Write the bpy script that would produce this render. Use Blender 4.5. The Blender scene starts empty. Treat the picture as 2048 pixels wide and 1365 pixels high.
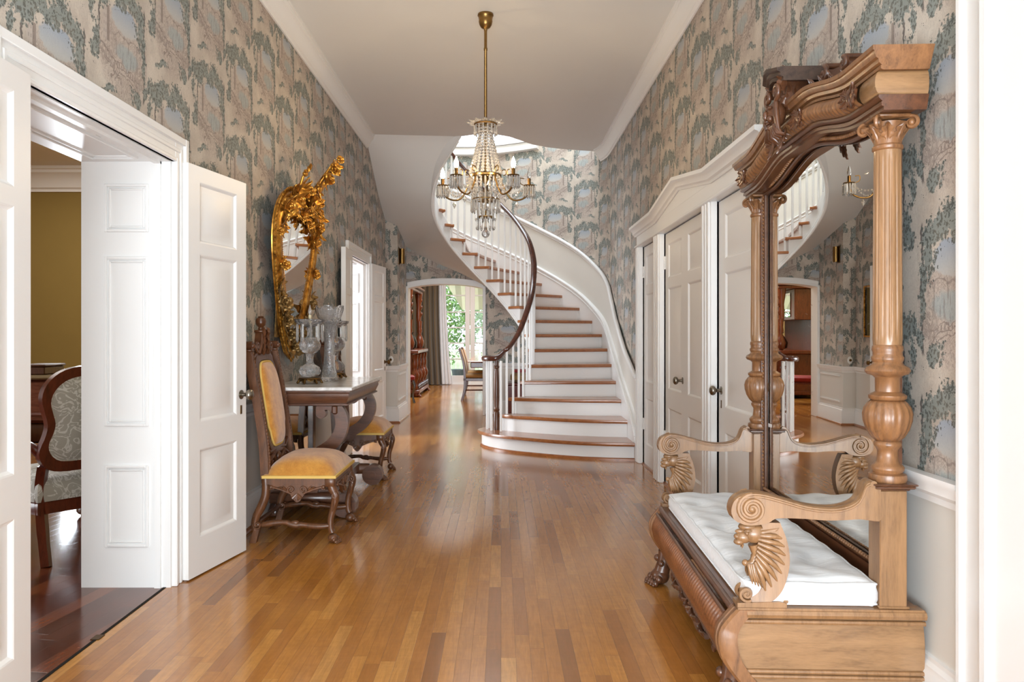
import bpy, math, random
from mathutils import Vector, Matrix
random.seed(7)
PI = math.pi
sc = bpy.context.scene
COL = sc.collection
R = math.radians

# ------------------------------------------------------------ camera
cam_d = bpy.data.cameras.new('camera'); cam = bpy.data.objects.new('camera', cam_d); COL.objects.link(cam)
cam.location = (0, 0, 1.24); cam.rotation_euler = (R(90), 0, 0)
cam_d.sensor_width = 36; cam_d.lens = 1560/2048*36
cam_d.shift_x = 22/2048; cam_d.shift_y = -13.5/2048
cam_d.clip_start = .05; cam_d.clip_end = 200
sc.camera = cam

# ------------------------------------------------------------ sky, exposure
w = bpy.data.worlds.new('sky'); sc.world = w; w.use_nodes = True
bg = w.node_tree.nodes['Background']
bg.inputs[0].default_value = (.82, .91, 1, 1); bg.inputs[1].default_value = 2.8
sc.view_settings.view_transform = 'Standard'; sc.view_settings.look = 'None'
sc.view_settings.exposure = 0.38; sc.view_settings.gamma = 1; sc.view_settings.use_curve_mapping = False
cy = sc.cycles
cy.max_bounces = 8; cy.diffuse_bounces = 4; cy.glossy_bounces = 4; cy.transmission_bounces = 7
cy.transparent_max_bounces = 8; cy.caustics_reflective = False; cy.caustics_refractive = False
cy.sample_clamp_indirect = 6; cy.blur_glossy = .5

def area(name, loc, target, size, power, color=(1, 1, 1)):
    d = bpy.data.lights.new(name, 'AREA'); d.shape = 'RECTANGLE'; d.size, d.size_y = size
    d.energy = power; d.color = color
    o = bpy.data.objects.new(name, d); COL.objects.link(o); o.location = loc
    o.rotation_euler = (Vector(target)-Vector(loc)).to_track_quat('-Z', 'Y').to_euler()
    return o
area('parlour_wall_fill', (-5.4, 8.6, 3.45), (-5.4, 8.9, 0), (3.2, 3.2), 75, (1, .97, .92))  # unseen fill added to lift the khaki parlour wall
DAY = (.93, .97, 1); WARM = (1, .86, .68)
area('front_fill', (-.1, -2.85, 1.9), (-.1, 5, 1.9), (2.8, 3.3), 72, (.82, .92, 1))  # added broad fill behind the camera; no glazed door is built there
area('ceiling_uplight_fill', (-.1, -1.5, .35), (-.1, 1.9, 3.6), (2.4, 1.8), 300, (.80, .91, 1))  # added uplight behind the camera that brightens the hall ceiling
area('front_overhead_fill', (0, -1.2, 3.5), (0, .3, 0), (1.6, 1.6), 30, (.95, .97, 1))  # added overhead fill behind the camera, without any fixture
area('stairwell_fill', (.1, 9.9, 5.9), (.1, 10.2, 0), (2.6, 1.6), 125, (.8, .9, 1))  # added fill shining down the stairwell; the upper ceiling is closed
area('dining_fill', (-.4, 15.6, 3.3), (-.4, 15.6, 0), (2.6, 3.5), 170, (.95, .97, 1))  # added fill for the dining room, kept out of view above the arch
area('parlour_fill', (-7.3, 3.2, 1.9), (0, 3.3, 1.5), (2.4, 2.4), 125, (.9, .95, 1))  # added fill inside the windowless parlour wall, aimed at the hall
area('middle_doorway_fill', (-4.4, 8.7, 1.6), (0, 8.7, 1.5), (1.6, 2.4), 210, (.84, .92, 1))  # added fill standing in the parlour to brighten the closet doors opposite

# ------------------------------------------------------------ mesh builder
class MB:
    def __init__(s): s.v = []; s.f = []
    def add(s, vs, fs):
        b = len(s.v); s.v += [tuple(p) for p in vs]; s.f += [tuple(i+b for i in f) for f in fs]; return s
    def merge(s, o, M=None):
        return s.add([(M @ Vector(p)) for p in o.v] if M else o.v, o.f)
    def box(s, x0, x1, y0, y1, z0, z1):
        vs = [(x, y, z) for x in (x0, x1) for y in (y0, y1) for z in (z0, z1)]
        return s.add(vs, [(0,1,3,2),(4,6,7,5),(0,4,5,1),(2,3,7,6),(0,2,6,4),(1,5,7,3)])
    def bbox(s, x0, x1, y0, y1, z0, z1, b=.005):
        # bevelled box (chamfer on all edges)
        if x0 > x1: x0, x1 = x1, x0
        if y0 > y1: y0, y1 = y1, y0
        b = min(b, (x1-x0)*.45, (y1-y0)*.45, (z1-z0)*.45)
        bm = MB(); ring = lambda x0, x1, y0, y1, z: [(x0+b,y0,z),(x1-b,y0,z),(x1,y0+b,z),(x1,y1-b,z),(x1-b,y1,z),(x0+b,y1,z),(x0,y1-b,z),(x0,y0+b,z)]
        rows = [ring(x0+b,x1-b,y0+b,y1-b,z0), ring(x0,x1,y0,y1,z0+b), ring(x0,x1,y0,y1,z1-b), ring(x0+b,x1-b,y0+b,y1-b,z1)]
        return s.rings(rows)
    def rings(s, rows, cap0=True, cap1=True, close=False):
        n = len(rows[0]); vs = [p for r in rows for p in r]; fs = []
        m = len(rows)
        for i in range(m if close else m-1):
            a, c = i*n, ((i+1) % m)*n
            for j in range(n):
                k = (j+1) % n; fs.append((a+j, a+k, c+k, c+j))
        if not close:
            if cap0: fs.append(tuple(range(n-1, -1, -1)))
            if cap1: fs.append(tuple(range((m-1)*n, m*n)))
        return s.add(vs, fs)
    def grid(s, rows, closeu=False):
        n = len(rows[0]); vs = [p for r in rows for p in r]; fs = []
        for i in range(len(rows)-1):
            for j in range(n if closeu else n-1):
                k = (j+1) % n; fs.append((i*n+j, i*n+k, (i+1)*n+k, (i+1)*n+j))
        return s.add(vs, fs)
    def lathe(s, prof, c=(0,0,0), n=20, fl=None, cap=True):
        rows = []
        for (r, z) in prof:
            row = []
            for i in range(n):
                a = 2*PI*i/n; rr = max(r, .0004)*(fl(a, z) if fl else 1)
                row.append((c[0]+rr*math.cos(a), c[1]+rr*math.sin(a), c[2]+z))
            rows.append(row)
        return s.rings(rows, cap, cap)
    def tube(s, pts, r, n=8, close=False, sq=(1, 1), up=(0,0,1)):
        pts = [Vector(p) for p in pts]; m = len(pts)
        rs = r if isinstance(r, (list, tuple)) else [r]*m
        rows = []; prev = None
        for i, p in enumerate(pts):
            if close: t = pts[(i+1) % m]-pts[i-1]
            else: t = pts[min(i+1, m-1)]-pts[max(i-1, 0)]
            if t.length < 1e-9: t = Vector((0,0,1))
            t.normalize()
            if prev is None:
                u = Vector(up)
                if abs(u.dot(t)) > .95: u = Vector((1,0,0))
            else: u = prev
            a = (u - t*u.dot(t)); a.normalize(); b = t.cross(a); prev = a
            rows.append([p + (a*math.cos(2*PI*k/n)*sq[0] + b*math.sin(2*PI*k/n)*sq[1])*rs[i] for k in range(n)])
        return s.rings(rows, close=close)
    def sweep(s, prof, path, up=(0,0,1), close=False, cap=True, closeprof=True):
        # prof: (side, up) pairs ; side = tangent x up
        path = [Vector(p) for p in path]; m = len(path); up = Vector(up); rows = []
        for i, p in enumerate(path):
            if close: d0 = (path[i]-path[i-1]); d1 = (path[(i+1) % m]-path[i])
            else: d0 = path[max(i,1)]-path[max(i,1)-1]; d1 = path[min(i, m-2)+1]-path[min(i, m-2)]
            s0 = d0.cross(up).normalized(); s1 = d1.cross(up).normalized()
            sd = (s0+s1); 
            if sd.length < 1e-6: sd = s0
            sd.normalize(); k = 1/max(.5, sd.dot(s0))
            rows.append([p + sd*a*k + up*b for a, b in prof])
        if closeprof: return s.rings(rows, cap, cap, close)
        return s.grid(rows + ([rows[0]] if close else []))
    def prism(s, pts, o, ua, ub, un, d):
        o, ua, ub, un = Vector(o), Vector(ua), Vector(ub), Vector(un)
        return s.rings([[o+ua*a+ub*b for a, b in pts], [o+ua*a+ub*b+un*d for a, b in pts]])
    def ball(s, c, r, nu=10, nv=7, sq=(1,1,1)):
        rows = []
        for i in range(nv+1):
            a = PI*i/nv; row = []
            for j in range(nu):
                b = 2*PI*j/nu; rr = max(math.sin(a), .01)
                row.append((c[0]+r*sq[0]*rr*math.cos(b), c[1]+r*sq[1]*rr*math.sin(b), c[2]-r*sq[2]*math.cos(a)))
            rows.append(row)
        return s.rings(rows)
    def build(s, name, mat, parent=None, smooth=35, uv=None, kind=None, label=None, loc=None):
        me = bpy.data.meshes.new(name); me.from_pydata(s.v, [], s.f); me.validate(); 
        import bmesh
        bm = bmesh.new(); bm.from_mesh(me); bmesh.ops.recalc_face_normals(bm, faces=bm.faces); bm.to_mesh(me); bm.free()
        if mat: me.materials.append(mat)
        if uv:
            l = me.uv_layers.new(name='UVMap')
            for p in me.polygons:
                for li in p.loop_indices:
                    l.data[li].uv = uv(me.vertices[me.loops[li].vertex_index].co, p.normal)
        if smooth:
            me.polygons.foreach_set('use_smooth', [True]*len(me.polygons)); me.set_sharp_from_angle(angle=R(smooth))
        o = bpy.data.objects.new(name, me); COL.objects.link(o)
        if parent: o.parent = parent
        if kind: o['kind'] = kind
        if label: o['label'] = label
        if loc: o.location = loc
        return o

def thing(name, label, cat, loc=(0,0,0), rz=0, group=None):
    o = bpy.data.objects.new(name, None); COL.objects.link(o); o.empty_display_size = .05
    o.location = loc; o.rotation_euler = (0, 0, rz); o['label'] = label; o['category'] = cat
    if group: o['group'] = group
    return o
def tag(o, label, cat, group=None):
    o['label'] = label; o['category'] = cat
    if group: o['group'] = group
    return o
def copy_tree(o, parent=None):
    c = o.copy(); COL.objects.link(c); c.parent = parent
    for ch in list(o.children): copy_tree(ch, c)
    return c
def struct(mb, name, mat, uv=None, smooth=35, parent=None):
    o = mb.build(name, mat, parent, smooth, uv)
    if not parent: o['kind'] = 'structure'
    return o
def lerp(a, b, t): return a+(b-a)*t
def curve(keys, t):
    # smooth (catmull-rom) interpolation through keyed tuples {t: (..)}
    ks = sorted(keys); 
    if t <= ks[0]: return Vector(keys[ks[0]])
    if t >= ks[-1]: return Vector(keys[ks[-1]])
    for i in range(len(ks)-1):
        if ks[i] <= t <= ks[i+1]: break
    p1, p2 = Vector(keys[ks[i]]), Vector(keys[ks[i+1]])
    p0 = Vector(keys[ks[i-1]]) if i > 0 else p1*2-p2
    p3 = Vector(keys[ks[i+2]]) if i+2 < len(ks) else p2*2-p1
    u = (t-ks[i])/(ks[i+1]-ks[i])
    return .5*((2*p1)+(p2-p0)*u+(2*p0-5*p1+4*p2-p3)*u*u+(3*p1-p0-3*p2+p3)*u**3)
def spline(pts, n):
    k = {float(i): p for i, p in enumerate(pts)}
    return [curve(k, (len(pts)-1)*i/n) for i in range(n+1)]

# ------------------------------------------------------------ materials
class NT:
    def __init__(s, name):
        s.m = bpy.data.materials.new(name); s.m.use_nodes = True; s.t = s.m.node_tree; s.n = s.t.nodes; s.l = s.t.links
        s.p = s.n['Principled BSDF']
    def new(s, typ, **kw):
        n = s.n.new(typ)
        for k, v in kw.items(): setattr(n, k, v)
        return n
    def put(s, sock, v):
        if isinstance(v, bpy.types.NodeSocket): s.l.new(v, sock)
        elif v is not None: sock.default_value = v
    def M(s, op, a, b=None, c=None, clamp=False):
        n = s.new('ShaderNodeMath', operation=op, use_clamp=clamp); s.put(n.inputs[0], a); s.put(n.inputs[1], b)
        if c is not None: s.put(n.inputs[2], c)
        return n.outputs[0]
    def V(s, op, a, b=None, scale=None):
        n = s.new('ShaderNodeVectorMath', operation=op); s.put(n.inputs[0], a); s.put(n.inputs[1], b)
        if scale is not None: s.put(n.inputs['Scale'], scale)
        return n.outputs['Value'] if op in ('LENGTH', 'DOT_PRODUCT', 'DISTANCE') else n.outputs[0]
    def comb(s, x, y, z=0.0):
        n = s.new('ShaderNodeCombineXYZ'); s.put(n.inputs[0], x); s.put(n.inputs[1], y); s.put(n.inputs[2], z); return n.outputs[0]
    def sep(s, v):
        n = s.new('ShaderNodeSeparateXYZ'); s.put(n.inputs[0], v); return n.outputs
    def noise(s, vec, scale, detail=3, rough=.55, dist=0):
        n = s.new('ShaderNodeTexNoise'); s.put(n.inputs['Vector'], vec); n.inputs['Scale'].default_value = scale
        n.inputs['Detail'].default_value = detail; n.inputs['Roughness'].default_value = rough; n.inputs['Distortion'].default_value = dist
        return n.outputs
    def mix(s, f, a, b):
        n = s.new('ShaderNodeMix', data_type='RGBA'); s.put(n.inputs[0], f); s.put(n.inputs[6], a); s.put(n.inputs[7], b); return n.outputs[2]
    def ramp(s, f, stops):
        n = s.new('ShaderNodeValToRGB'); s.put(n.inputs[0], f); e = n.color_ramp.elements
        while len(e) < len(stops): e.new(.5)
        for i, (p, c) in enumerate(stops): e[i].position = p; e[i].color = (*c, 1) if len(c) == 3 else c
        return n.outputs[0]
    def step(s, v, lo, hi):
        n = s.new('ShaderNodeMapRange', interpolation_type='SMOOTHSTEP'); s.put(n.inputs[0], v)
        n.inputs[1].default_value = lo; n.inputs[2].default_value = hi; return n.outputs[0]
    def bump(s, h, strength=.2, dist=.01):
        n = s.new('ShaderNodeBump'); s.put(n.inputs['Height'], h); n.inputs['Strength'].default_value = strength; n.inputs['Distance'].default_value = dist
        s.l.new(n.outputs[0], s.p.inputs['Normal'])
    def set(s, **kw):
        for k, v in kw.items():
            s.put(s.p.inputs[{'col': 'Base Color', 'rough': 'Roughness', 'metal': 'Metallic', 'spec': 'Specular IOR Level', 'coat': 'Coat Weight',
                              'crough': 'Coat Roughness', 'trans': 'Transmission Weight', 'ior': 'IOR', 'emc': 'Emission Color', 'em': 'Emission Strength', 'sheen': 'Sheen Weight'}[k]], v)
        return s.m
    def obj(s): return s.new('ShaderNodeTexCoord').outputs['Object']
    def uvc(s): return s.new('ShaderNodeTexCoord').outputs['UV']

def srgb(r, g, b):
    f = lambda c: (c/255/12.92) if c/255 <= .04045 else ((c/255+.055)/1.055)**2.4
    return (f(r), f(g), f(b))
def paint(name, rgb, rough=.45, var=.03, spec=.4):
    t = NT(name); c = srgb(*rgb); n = t.noise(t.obj(), 3, 3)[0]
    col = t.mix(n, (*[x*(1-var) for x in c], 1), (*[min(1, x*(1+var)) for x in c], 1))
    return t.set(col=col, rough=rough, spec=spec)
def metal(name, rgb, rough=.3, var=.3):
    t = NT(name); c = srgb(*rgb); n = t.noise(t.obj(), 60, 3)[0]
    col = t.mix(n, (*[x*(1-var) for x in c], 1), (*c, 1))
    return t.set(col=col, rough=rough, metal=1.0)
def wood(name, dark, light, rough=.35, sc_=(9, 9, 1.2), coat=.25, bump=.06):
    # sc_ : noise scale per axis, small value = grain runs that way
    t = NT(name); v = t.V('MULTIPLY', t.obj(), sc_)
    a = t.noise(v, 4, 5, .6, .6)[0]; b = t.noise(v, 26, 3, .6)[0]
    f = t.M('ADD', t.M('MULTIPLY', a, .75), t.M('MULTIPLY', b, .3))
    d, l = srgb(*dark), srgb(*light)
    col = t.ramp(f, [(.3, d), (.5, tuple(lerp(d[i], l[i], .6) for i in range(3))), (.7, l)])
    t.bump(b, bump, .003)
    return t.set(col=col, rough=rough, coat=coat, crough=.15)
M_WHITE = paint('white_gloss_paint', (238, 237, 235), .32, .012, .45)
M_WHITE2 = paint('white_door_paint', (236, 234, 231), .38, .012, .45)
M_WAINS = paint('wainscot_paint', (222, 219, 212), .5, .02)
M_STAIRWALL = paint('stair_panel_paint', (222, 217, 208), .55, .02)
M_CEIL = paint('ceiling_paint', (230, 229, 226), .7, .015, .2)
M_KHAKI = paint('khaki_wall_paint', (140, 116, 62), .7, .05, .2)
M_CREAM = paint('dining_wall_paint', (222, 200, 140), .7, .03, .2)
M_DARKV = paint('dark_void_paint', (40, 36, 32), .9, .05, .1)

def wallpaper():
    t = NT('scenic_landscape_wallpaper'); uv = t.sep(t.uvc())
    W, H = .51, .554
    ui = t.M('DIVIDE', uv[0], W); ci = t.M('FLOOR', ui); a = t.M('FRACT', ui)
    vi = t.M('ADD', t.M('DIVIDE', uv[1], H), t.M('MULTIPLY', ci, .5)); b = t.M('FRACT', vi)
    P = t.comb(a, b); G = t.comb(ui, vi)
    big = t.noise(P, 7, 3, .6); hi = t.noise(P, 52, 2, .6)
    vor = t.new('ShaderNodeTexVoronoi'); t.put(vor.inputs['Vector'], t.V('ADD', P, t.V('SCALE', t.V('SUBTRACT', hi[1], (.5, .5, .5)), scale=.045))); vor.inputs['Scale'].default_value = 32
    leafn = t.M('ADD', t.M('MULTIPLY', vor.outputs['Distance'], .8), t.M('MULTIPLY', big[0], 1.0))
    dist = t.V('SCALE', t.V('SUBTRACT', big[1], (.5, .5, .5)), scale=.14)
    Q = t.V('ADD', P, dist); q = t.sep(Q)
    def ell(cx, cy, rx, ry, vec=P, rot=0):
        d = t.V('SUBTRACT', vec, (cx, cy, 0))
        if rot:
            r_ = t.new('ShaderNodeVectorRotate', rotation_type='Z_AXIS'); t.put(r_.inputs['Vector'], d); r_.inputs['Angle'].default_value = rot; d = r_.outputs[0]
        d = t.V('MULTIPLY', d, (1/rx, 1/ry, 0)); return t.V('LENGTH', d)
    def mx(*ms):
        r = ms[0]
        for m in ms[1:]: r = t.M('MAXIMUM', r, m)
        return r
    def mn(*ms):
        r = ms[0]
        for m in ms[1:]: r = t.M('MINIMUM', r, m)
        return r
    inv = lambda m: t.M('SUBTRACT', 1.0, m)
    g = t.noise(G, 3, 4)[0]
    base = t.mix(t.step(g, .3, .7), (*srgb(184, 172, 159), 1), (*srgb(208, 197, 183), 1))
    # scratchy engraved drawing over the ground
    sk = t.noise(t.V('MULTIPLY', Q, (24, 10, 1)), 1.5, 5, .7, 1.6)[0]
    skl = inv(t.step(t.M('ABSOLUTE', t.M('SUBTRACT', sk, .5)), .012, .035))
    scene = inv(t.step(ell(.58, .38, .46, .36, Q), .8, 1.1))
    tone = t.mix(big[0], (*srgb(176, 158, 148), 1), (*srgb(198, 186, 174), 1))
    base = t.mix(t.M('MULTIPLY', scene, .6), base, tone)
    base = t.mix(t.M('MULTIPLY', skl, t.M('ADD', t.M('MULTIPLY', scene, .45), .22)), base, (*srgb(124, 110, 104), 1))
    # sky and haze window
    sky = inv(t.step(t.M('ADD', ell(.60, .66, .25, .12, Q), t.M('MULTIPLY', hi[0], .25)), .95, 1.12))
    skc = t.ramp(b, [(.45, srgb(200, 184, 168)), (.60, srgb(182, 184, 182)), (.74, srgb(156, 168, 182))])
    base = t.mix(t.M('MULTIPLY', sky, .85), base, skc)
    wat = inv(t.step(ell(.62, .40, .24, .09, Q), .6, 1.0))
    base = t.mix(t.M('MULTIPLY', wat, .6), base, (*srgb(154, 170, 172), 1))
    streak = t.step(t.noise(t.V('MULTIPLY', P, (44, 5, 1)), 1, 2)[0], .54, .6)
    base = t.mix(t.M('MULTIPLY', mn(streak, inv(t.step(ell(.6, .44, .3, .13, Q), .8, 1))), .5), base, (*srgb(124, 114, 108), 1))
    ln = lambda expr, w_: inv(t.step(t.M('ABSOLUTE', expr), w_*.4, w_))
    via = mn(ln(t.M('SUBTRACT', q[1], .53), .009), inv(t.step(t.M('ABSOLUTE', t.M('SUBTRACT', a, .62)), .24, .27)))
    bx = ell(.60, .13, .19, .12, Q)
    ring = mx(ln(t.M('SUBTRACT', bx, 1.0), .05), ln(t.M('SUBTRACT', bx, 1.3), .05), mn(ln(t.M('SUBTRACT', bx, 1.6), .04), t.step(b, .24, .26)))
    rails = mn(t.step(t.M('FRACT', t.M('MULTIPLY', a, 26)), .6, .7), ln(t.M('SUBTRACT', bx, 1.45), .14), t.step(b, .24, .26))
    ring = mn(mx(ring, rails), t.step(b, .15, .18))
    pe = t.M('ADD', t.M('SUBTRACT', q[1], .42), t.M('MULTIPLY', t.M('SUBTRACT', a, .18), .55))
    path1 = mn(mx(ln(pe, .008), ln(t.M('ADD', pe, .05), .008), ln(t.M('ADD', pe, .07), .008)), inv(t.step(a, .5, .56)), t.step(a, .14, .18))
    rocks = mn(inv(t.step(mn(ell(.85, .3, .12, .13, Q), ell(.28, .33, .12, .1, Q)), .6, 1)), t.step(sk, .46, .52))
    br = mx(t.M('MULTIPLY', via, .7), ring, path1, t.M('MULTIPLY', rocks, .6))
    base = t.mix(t.M('MULTIPLY', br, .7), base, (*srgb(122, 108, 102), 1))
    # tower
    tw = mn(inv(t.step(t.M('ABSOLUTE', t.M('SUBTRACT', a, .275)), .05, .055)), inv(t.step(t.M('ABSOLUTE', t.M('SUBTRACT', b, .56)), .13, .135)))
    tsh = t.step(a, .285, .29)
    twc = t.mix(tsh, (*srgb(186, 174, 164), 1), (*srgb(140, 126, 118), 1))
    win = mn(t.step(t.M('FRACT', t.M('MULTIPLY', b, 18)), .55, .6), t.step(t.M('FRACT', t.M('MULTIPLY', a, 36)), .5, .6))
    twc = t.mix(t.M('MULTIPLY', win, .4), twc, (*srgb(110, 100, 96), 1))
    base = t.mix(t.M('MULTIPLY', tw, .85), base, twc)
    tr1 = mn(ln(t.M('SUBTRACT', q[0], .17), .014), t.step(b, .28, .34), inv(t.step(b, .74, .78)))
    tr2 = mn(ln(t.M('SUBTRACT', q[0], .94), .016), t.step(b, .1, .14), inv(t.step(b, .86, .9)))
    base = t.mix(mx(tr1, tr2), base, (*srgb(110, 102, 98), 1))
    # foliage
    lo = t.M('MULTIPLY', t.M('SUBTRACT', leafn, .93), 1.5)
    Q2 = t.V('ADD', P, t.V('SCALE', t.V('SUBTRACT', t.noise(P, 5, 1)[1], (.5, .5, .5)), scale=.16))
    def leaf(cx, cy, rx, ry, rot=0): return ell(cx, cy, rx, ry, Q2, rot)
    d = mn(leaf(.17, .76, .17, .10), leaf(.33, .85, .16, .08, -.3), leaf(.55, .85, .2, .075), leaf(.76, .83, .19, .10, .45), leaf(.87, .70, .075, .12, .2),
           leaf(.11, .38, .055, .13, .15), leaf(.93, .5, .042, .18), leaf(.28, .05, .15, .03, -.35), leaf(.80, .10, .09, .06, .5), leaf(.955, .22, .045, .08), leaf(.05, .60, .04, .08))
    d = t.M('ADD', d, lo)
    lm = inv(t.step(d, .98, 1.06))
    lt = t.step(t.M('ADD', t.M('MULTIPLY', hi[0], .9), t.M('MULTIPLY', vor.outputs['Distance'], .5)), .62, .68)
    gcol = t.ramp(big[0], [(.35, srgb(80, 86, 84)), (.65, srgb(108, 106, 97))])
    leafc = t.mix(t.M('MULTIPLY', lt, .75), gcol, (*srgb(148, 155, 149), 1))
    base = t.mix(t.M('MULTIPLY', lm, .95), base, leafc)
    return t.set(col=base, rough=.62, spec=.3)
M_PAPER = wallpaper()

def planks(name, cols, wdt=.057, L=.95, rough=.15, rot=0, gapc=.35, spec=.45, coat=.28, cross=False):
    t = NT(name); o = t.obj()
    if rot:
        r_ = t.new('ShaderNodeVectorRotate', rotation_type='Z_AXIS'); t.put(r_.inputs['Vector'], o); r_.inputs['Angle'].default_value = rot; o = r_.outputs[0]
    s = t.sep(o); x, y = s[0], s[1]
    xi = t.M('DIVIDE', x, wdt); i = t.M('FLOOR', xi); fx = t.M('FRACT', xi)
    wn = t.new('ShaderNodeTexWhiteNoise', noise_dimensions='1D'); t.put(wn.inputs['W'], i)
    Ls = t.M('ADD', t.M('MULTIPLY', wn.outputs[0], .6), .7)
    yj = t.M('DIVIDE', t.M('ADD', y, t.M('MULTIPLY', wn.outputs[0], 13.7)), t.M('MULTIPLY', Ls, L)); j = t.M('FLOOR', yj); fy = t.M('FRACT', yj)
    w2 = t.new('ShaderNodeTexWhiteNoise', noise_dimensions='2D'); t.put(w2.inputs['Vector'], t.comb(i, j))
    r = w2.outputs[0]
    base = t.ramp(r, [(p, srgb(*c)) for p, c in cols])
    gv = t.comb(t.M('MULTIPLY', x, 60), t.M('ADD', t.M('MULTIPLY', y, 5), t.M('MULTIPLY', r, 40)), r)
    g = t.noise(gv, 1.2, 4, .6, .8)[0]
    fl = t.noise(t.comb(t.M('MULTIPLY', x, 18), t.M('MULTIPLY', y, 40), r), 1, 2)[0]
    k = t.M('ADD', t.M('MULTIPLY', g, .55), t.M('MULTIPLY', fl, .18))
    base = t.mix(t.step(k, .2, .55), t.mix(.5, base, (*[c*.42 for c in srgb(*cols[len(cols)//2][1])], 1)), base)
    gx = t.M('MINIMUM', fx, t.M('SUBTRACT', 1.0, fx)); gy = t.M('MULTIPLY', t.M('MINIMUM', fy, t.M('SUBTRACT', 1.0, fy)), L/wdt)
    gap = t.M('SUBTRACT', 1.0, t.step(t.M('MINIMUM', gx, gy), .008, .03))
    base = t.mix(t.M('MULTIPLY', gap, gapc), base, (.04, .02, .012, 1))
    big = t.noise(o, .9, 3)[0]
    rg = t.M('ADD', t.M('MULTIPLY', big, .14), rough-.05)
    h = t.M('SUBTRACT', t.M('ADD', t.M('MULTIPLY', t.noise(o, 9, 2)[0], .5), t.M('MULTIPLY', g, .06)), t.M('MULTIPLY', gap, .25))
    t.bump(h, .12, .006)
    return t.set(col=base, rough=rg, spec=spec, coat=coat, crough=rg)
M_FLOOR = planks('oak_strip_floor', [(0, (134, 86, 46)), (.06, (164, 104, 50)), (.25, (184, 120, 54)), (.6, (194, 129, 58)), (.85, (204, 139, 66)), (1, (212, 152, 80))])
M_PFLOOR = planks('dark_parlour_floor', [(0, (74, 36, 24)), (.4, (104, 52, 32)), (.8, (130, 68, 38)), (1, (140, 78, 46))], wdt=.085, rot=R(8))

# bench and furniture woods
M_BENCH = wood('carved_walnut', (82, 54, 34), (150, 104, 66), .36, (9, 9, 1.6), .15)
M_BENCHP = wood('pale_walnut_panel', (112, 82, 54), (160, 122, 84), .38, (1.3, 6, 8), .3)
M_BENCHV = wood('pale_walnut_post', (108, 78, 50), (158, 118, 80), .38, (9, 9, 1.0), .3)
M_BENCHD = wood('dark_walnut', (52, 31, 22), (108, 68, 44), .3, (9, 1.4, 9), .25)
M_BENCHX = wood('blackened_walnut', (40, 30, 26), (80, 60, 48), .35, (9, 1.4, 9), .1)
M_BENCHR = wood('red_walnut_reeds', (84, 48, 30), (150, 96, 60), .3, (9, 1.4, 9), .3)
M_CHAIR = wood('oak_chair_wood', (58, 36, 23), (120, 76, 46), .38, (9, 9, 1.6), .1)
M_CREST = wood('dark_red_chair_wood', (46, 26, 14), (104, 60, 32), .34, (9, 9, 1.6), .12)
M_TABLE = wood('rosewood_table', (50, 30, 22), (112, 72, 50), .28, (1.4, 9, 9), .2)
M_RAIL = wood('mahogany_handrail', (44, 22, 18), (96, 52, 36), .22, (6, 6, 3), .6)
M_TREAD = wood('oak_tread', (124, 74, 42), (176, 112, 66), .28, (1.2, 9, 9), .5)
M_MAHOG = wood('mahogany_furniture', (48, 16, 12), (112, 46, 30), .28, (9, 9, 1.6), .3)
M_CAB = wood('carved_cherry_cabinet', (62, 26, 14), (122, 60, 32), .3, (9, 9, 1.6), .3)
M_PIANO = wood('rosewood_piano', (70, 34, 26), (134, 76, 56), .22, (1.2, 9, 9), .6)
M_GOLD = None
t = NT('old_gilt'); n = t.noise(t.obj(), 26, 4)[0]
M_GOLD = t.set(col=t.ramp(n, [(.3, srgb(112, 72, 22)), (.5, srgb(190, 130, 46)), (.72, srgb(232, 180, 88))]), metal=.75, rough=.34)
t = NT('dull_gilt'); n = t.noise(t.obj(), 26, 4)[0]
M_GOLDD = t.set(col=t.ramp(n, [(.3, srgb(74, 54, 28)), (.55, srgb(140, 108, 60)), (.75, srgb(176, 144, 90))]), metal=.6, rough=.42)
M_BRASS = metal('aged_brass', (158, 124, 74), .32)
M_BRASSD = metal('dark_brass', (110, 82, 46), .4)
M_NICKEL = metal('tarnished_nickel', (150, 142, 130), .3)
def velvet(name, a, b):
    t = NT(name); o = t.obj(); n = t.noise(o, 12, 5, .7)[0]; cr = t.noise(t.V('MULTIPLY', o, (22, 22, 9)), 2.2, 4, .7, 2.5)[0]
    col = t.ramp(n, [(.25, srgb(*a)), (.7, srgb(*b))])
    col = t.mix(t.M('MULTIPLY', t.M('SUBTRACT', 1.0, t.step(t.M('ABSOLUTE', t.M('SUBTRACT', cr, .5)), .0, .018)), .5), col, (*[c*.3 for c in srgb(*a)], 1))
    t.bump(n, .15, .004)
    return t.set(col=col, rough=.7, sheen=.5, spec=.25)
M_VELVET = velvet('amber_velvet', (176, 108, 32), (222, 160, 70))
M_GIMP = paint('yellow_gimp_braid', (226, 190, 108), .7, .06, .2)
def damask(name, a, b):
    t = NT(name); o = t.obj(); n = t.noise(o, 11, 2, .5, 1.6)[0]
    m = t.M('SUBTRACT', 1.0, t.step(t.M('ABSOLUTE', t.M('SUBTRACT', n, .5)), .02, .035))
    m2 = t.step(n, .6, .62)
    return t.set(col=t.mix(t.M('MAXIMUM', m, m2), (*srgb(*a), 1), (*srgb(*b), 1)), rough=.75, sheen=.2, spec=.2)
M_DAMASK = damask('grey_damask', (188, 185, 176), (228, 227, 222))
t = NT('white_cotton_ticking'); o_ = t.obj(); n = t.noise(t.V('MULTIPLY', o_, (3, 26, 26)), 2, 4)[0]; t.bump(n, .35, .01)
M_COTTON = t.set(col=t.mix(n, (*srgb(226, 228, 230), 1), (*srgb(244, 245, 246), 1)), rough=.8, spec=.2, sheen=.2)
t = NT('white_marble'); n = t.noise(t.obj(), 5, 6, .65, 1.5)[0]
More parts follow.
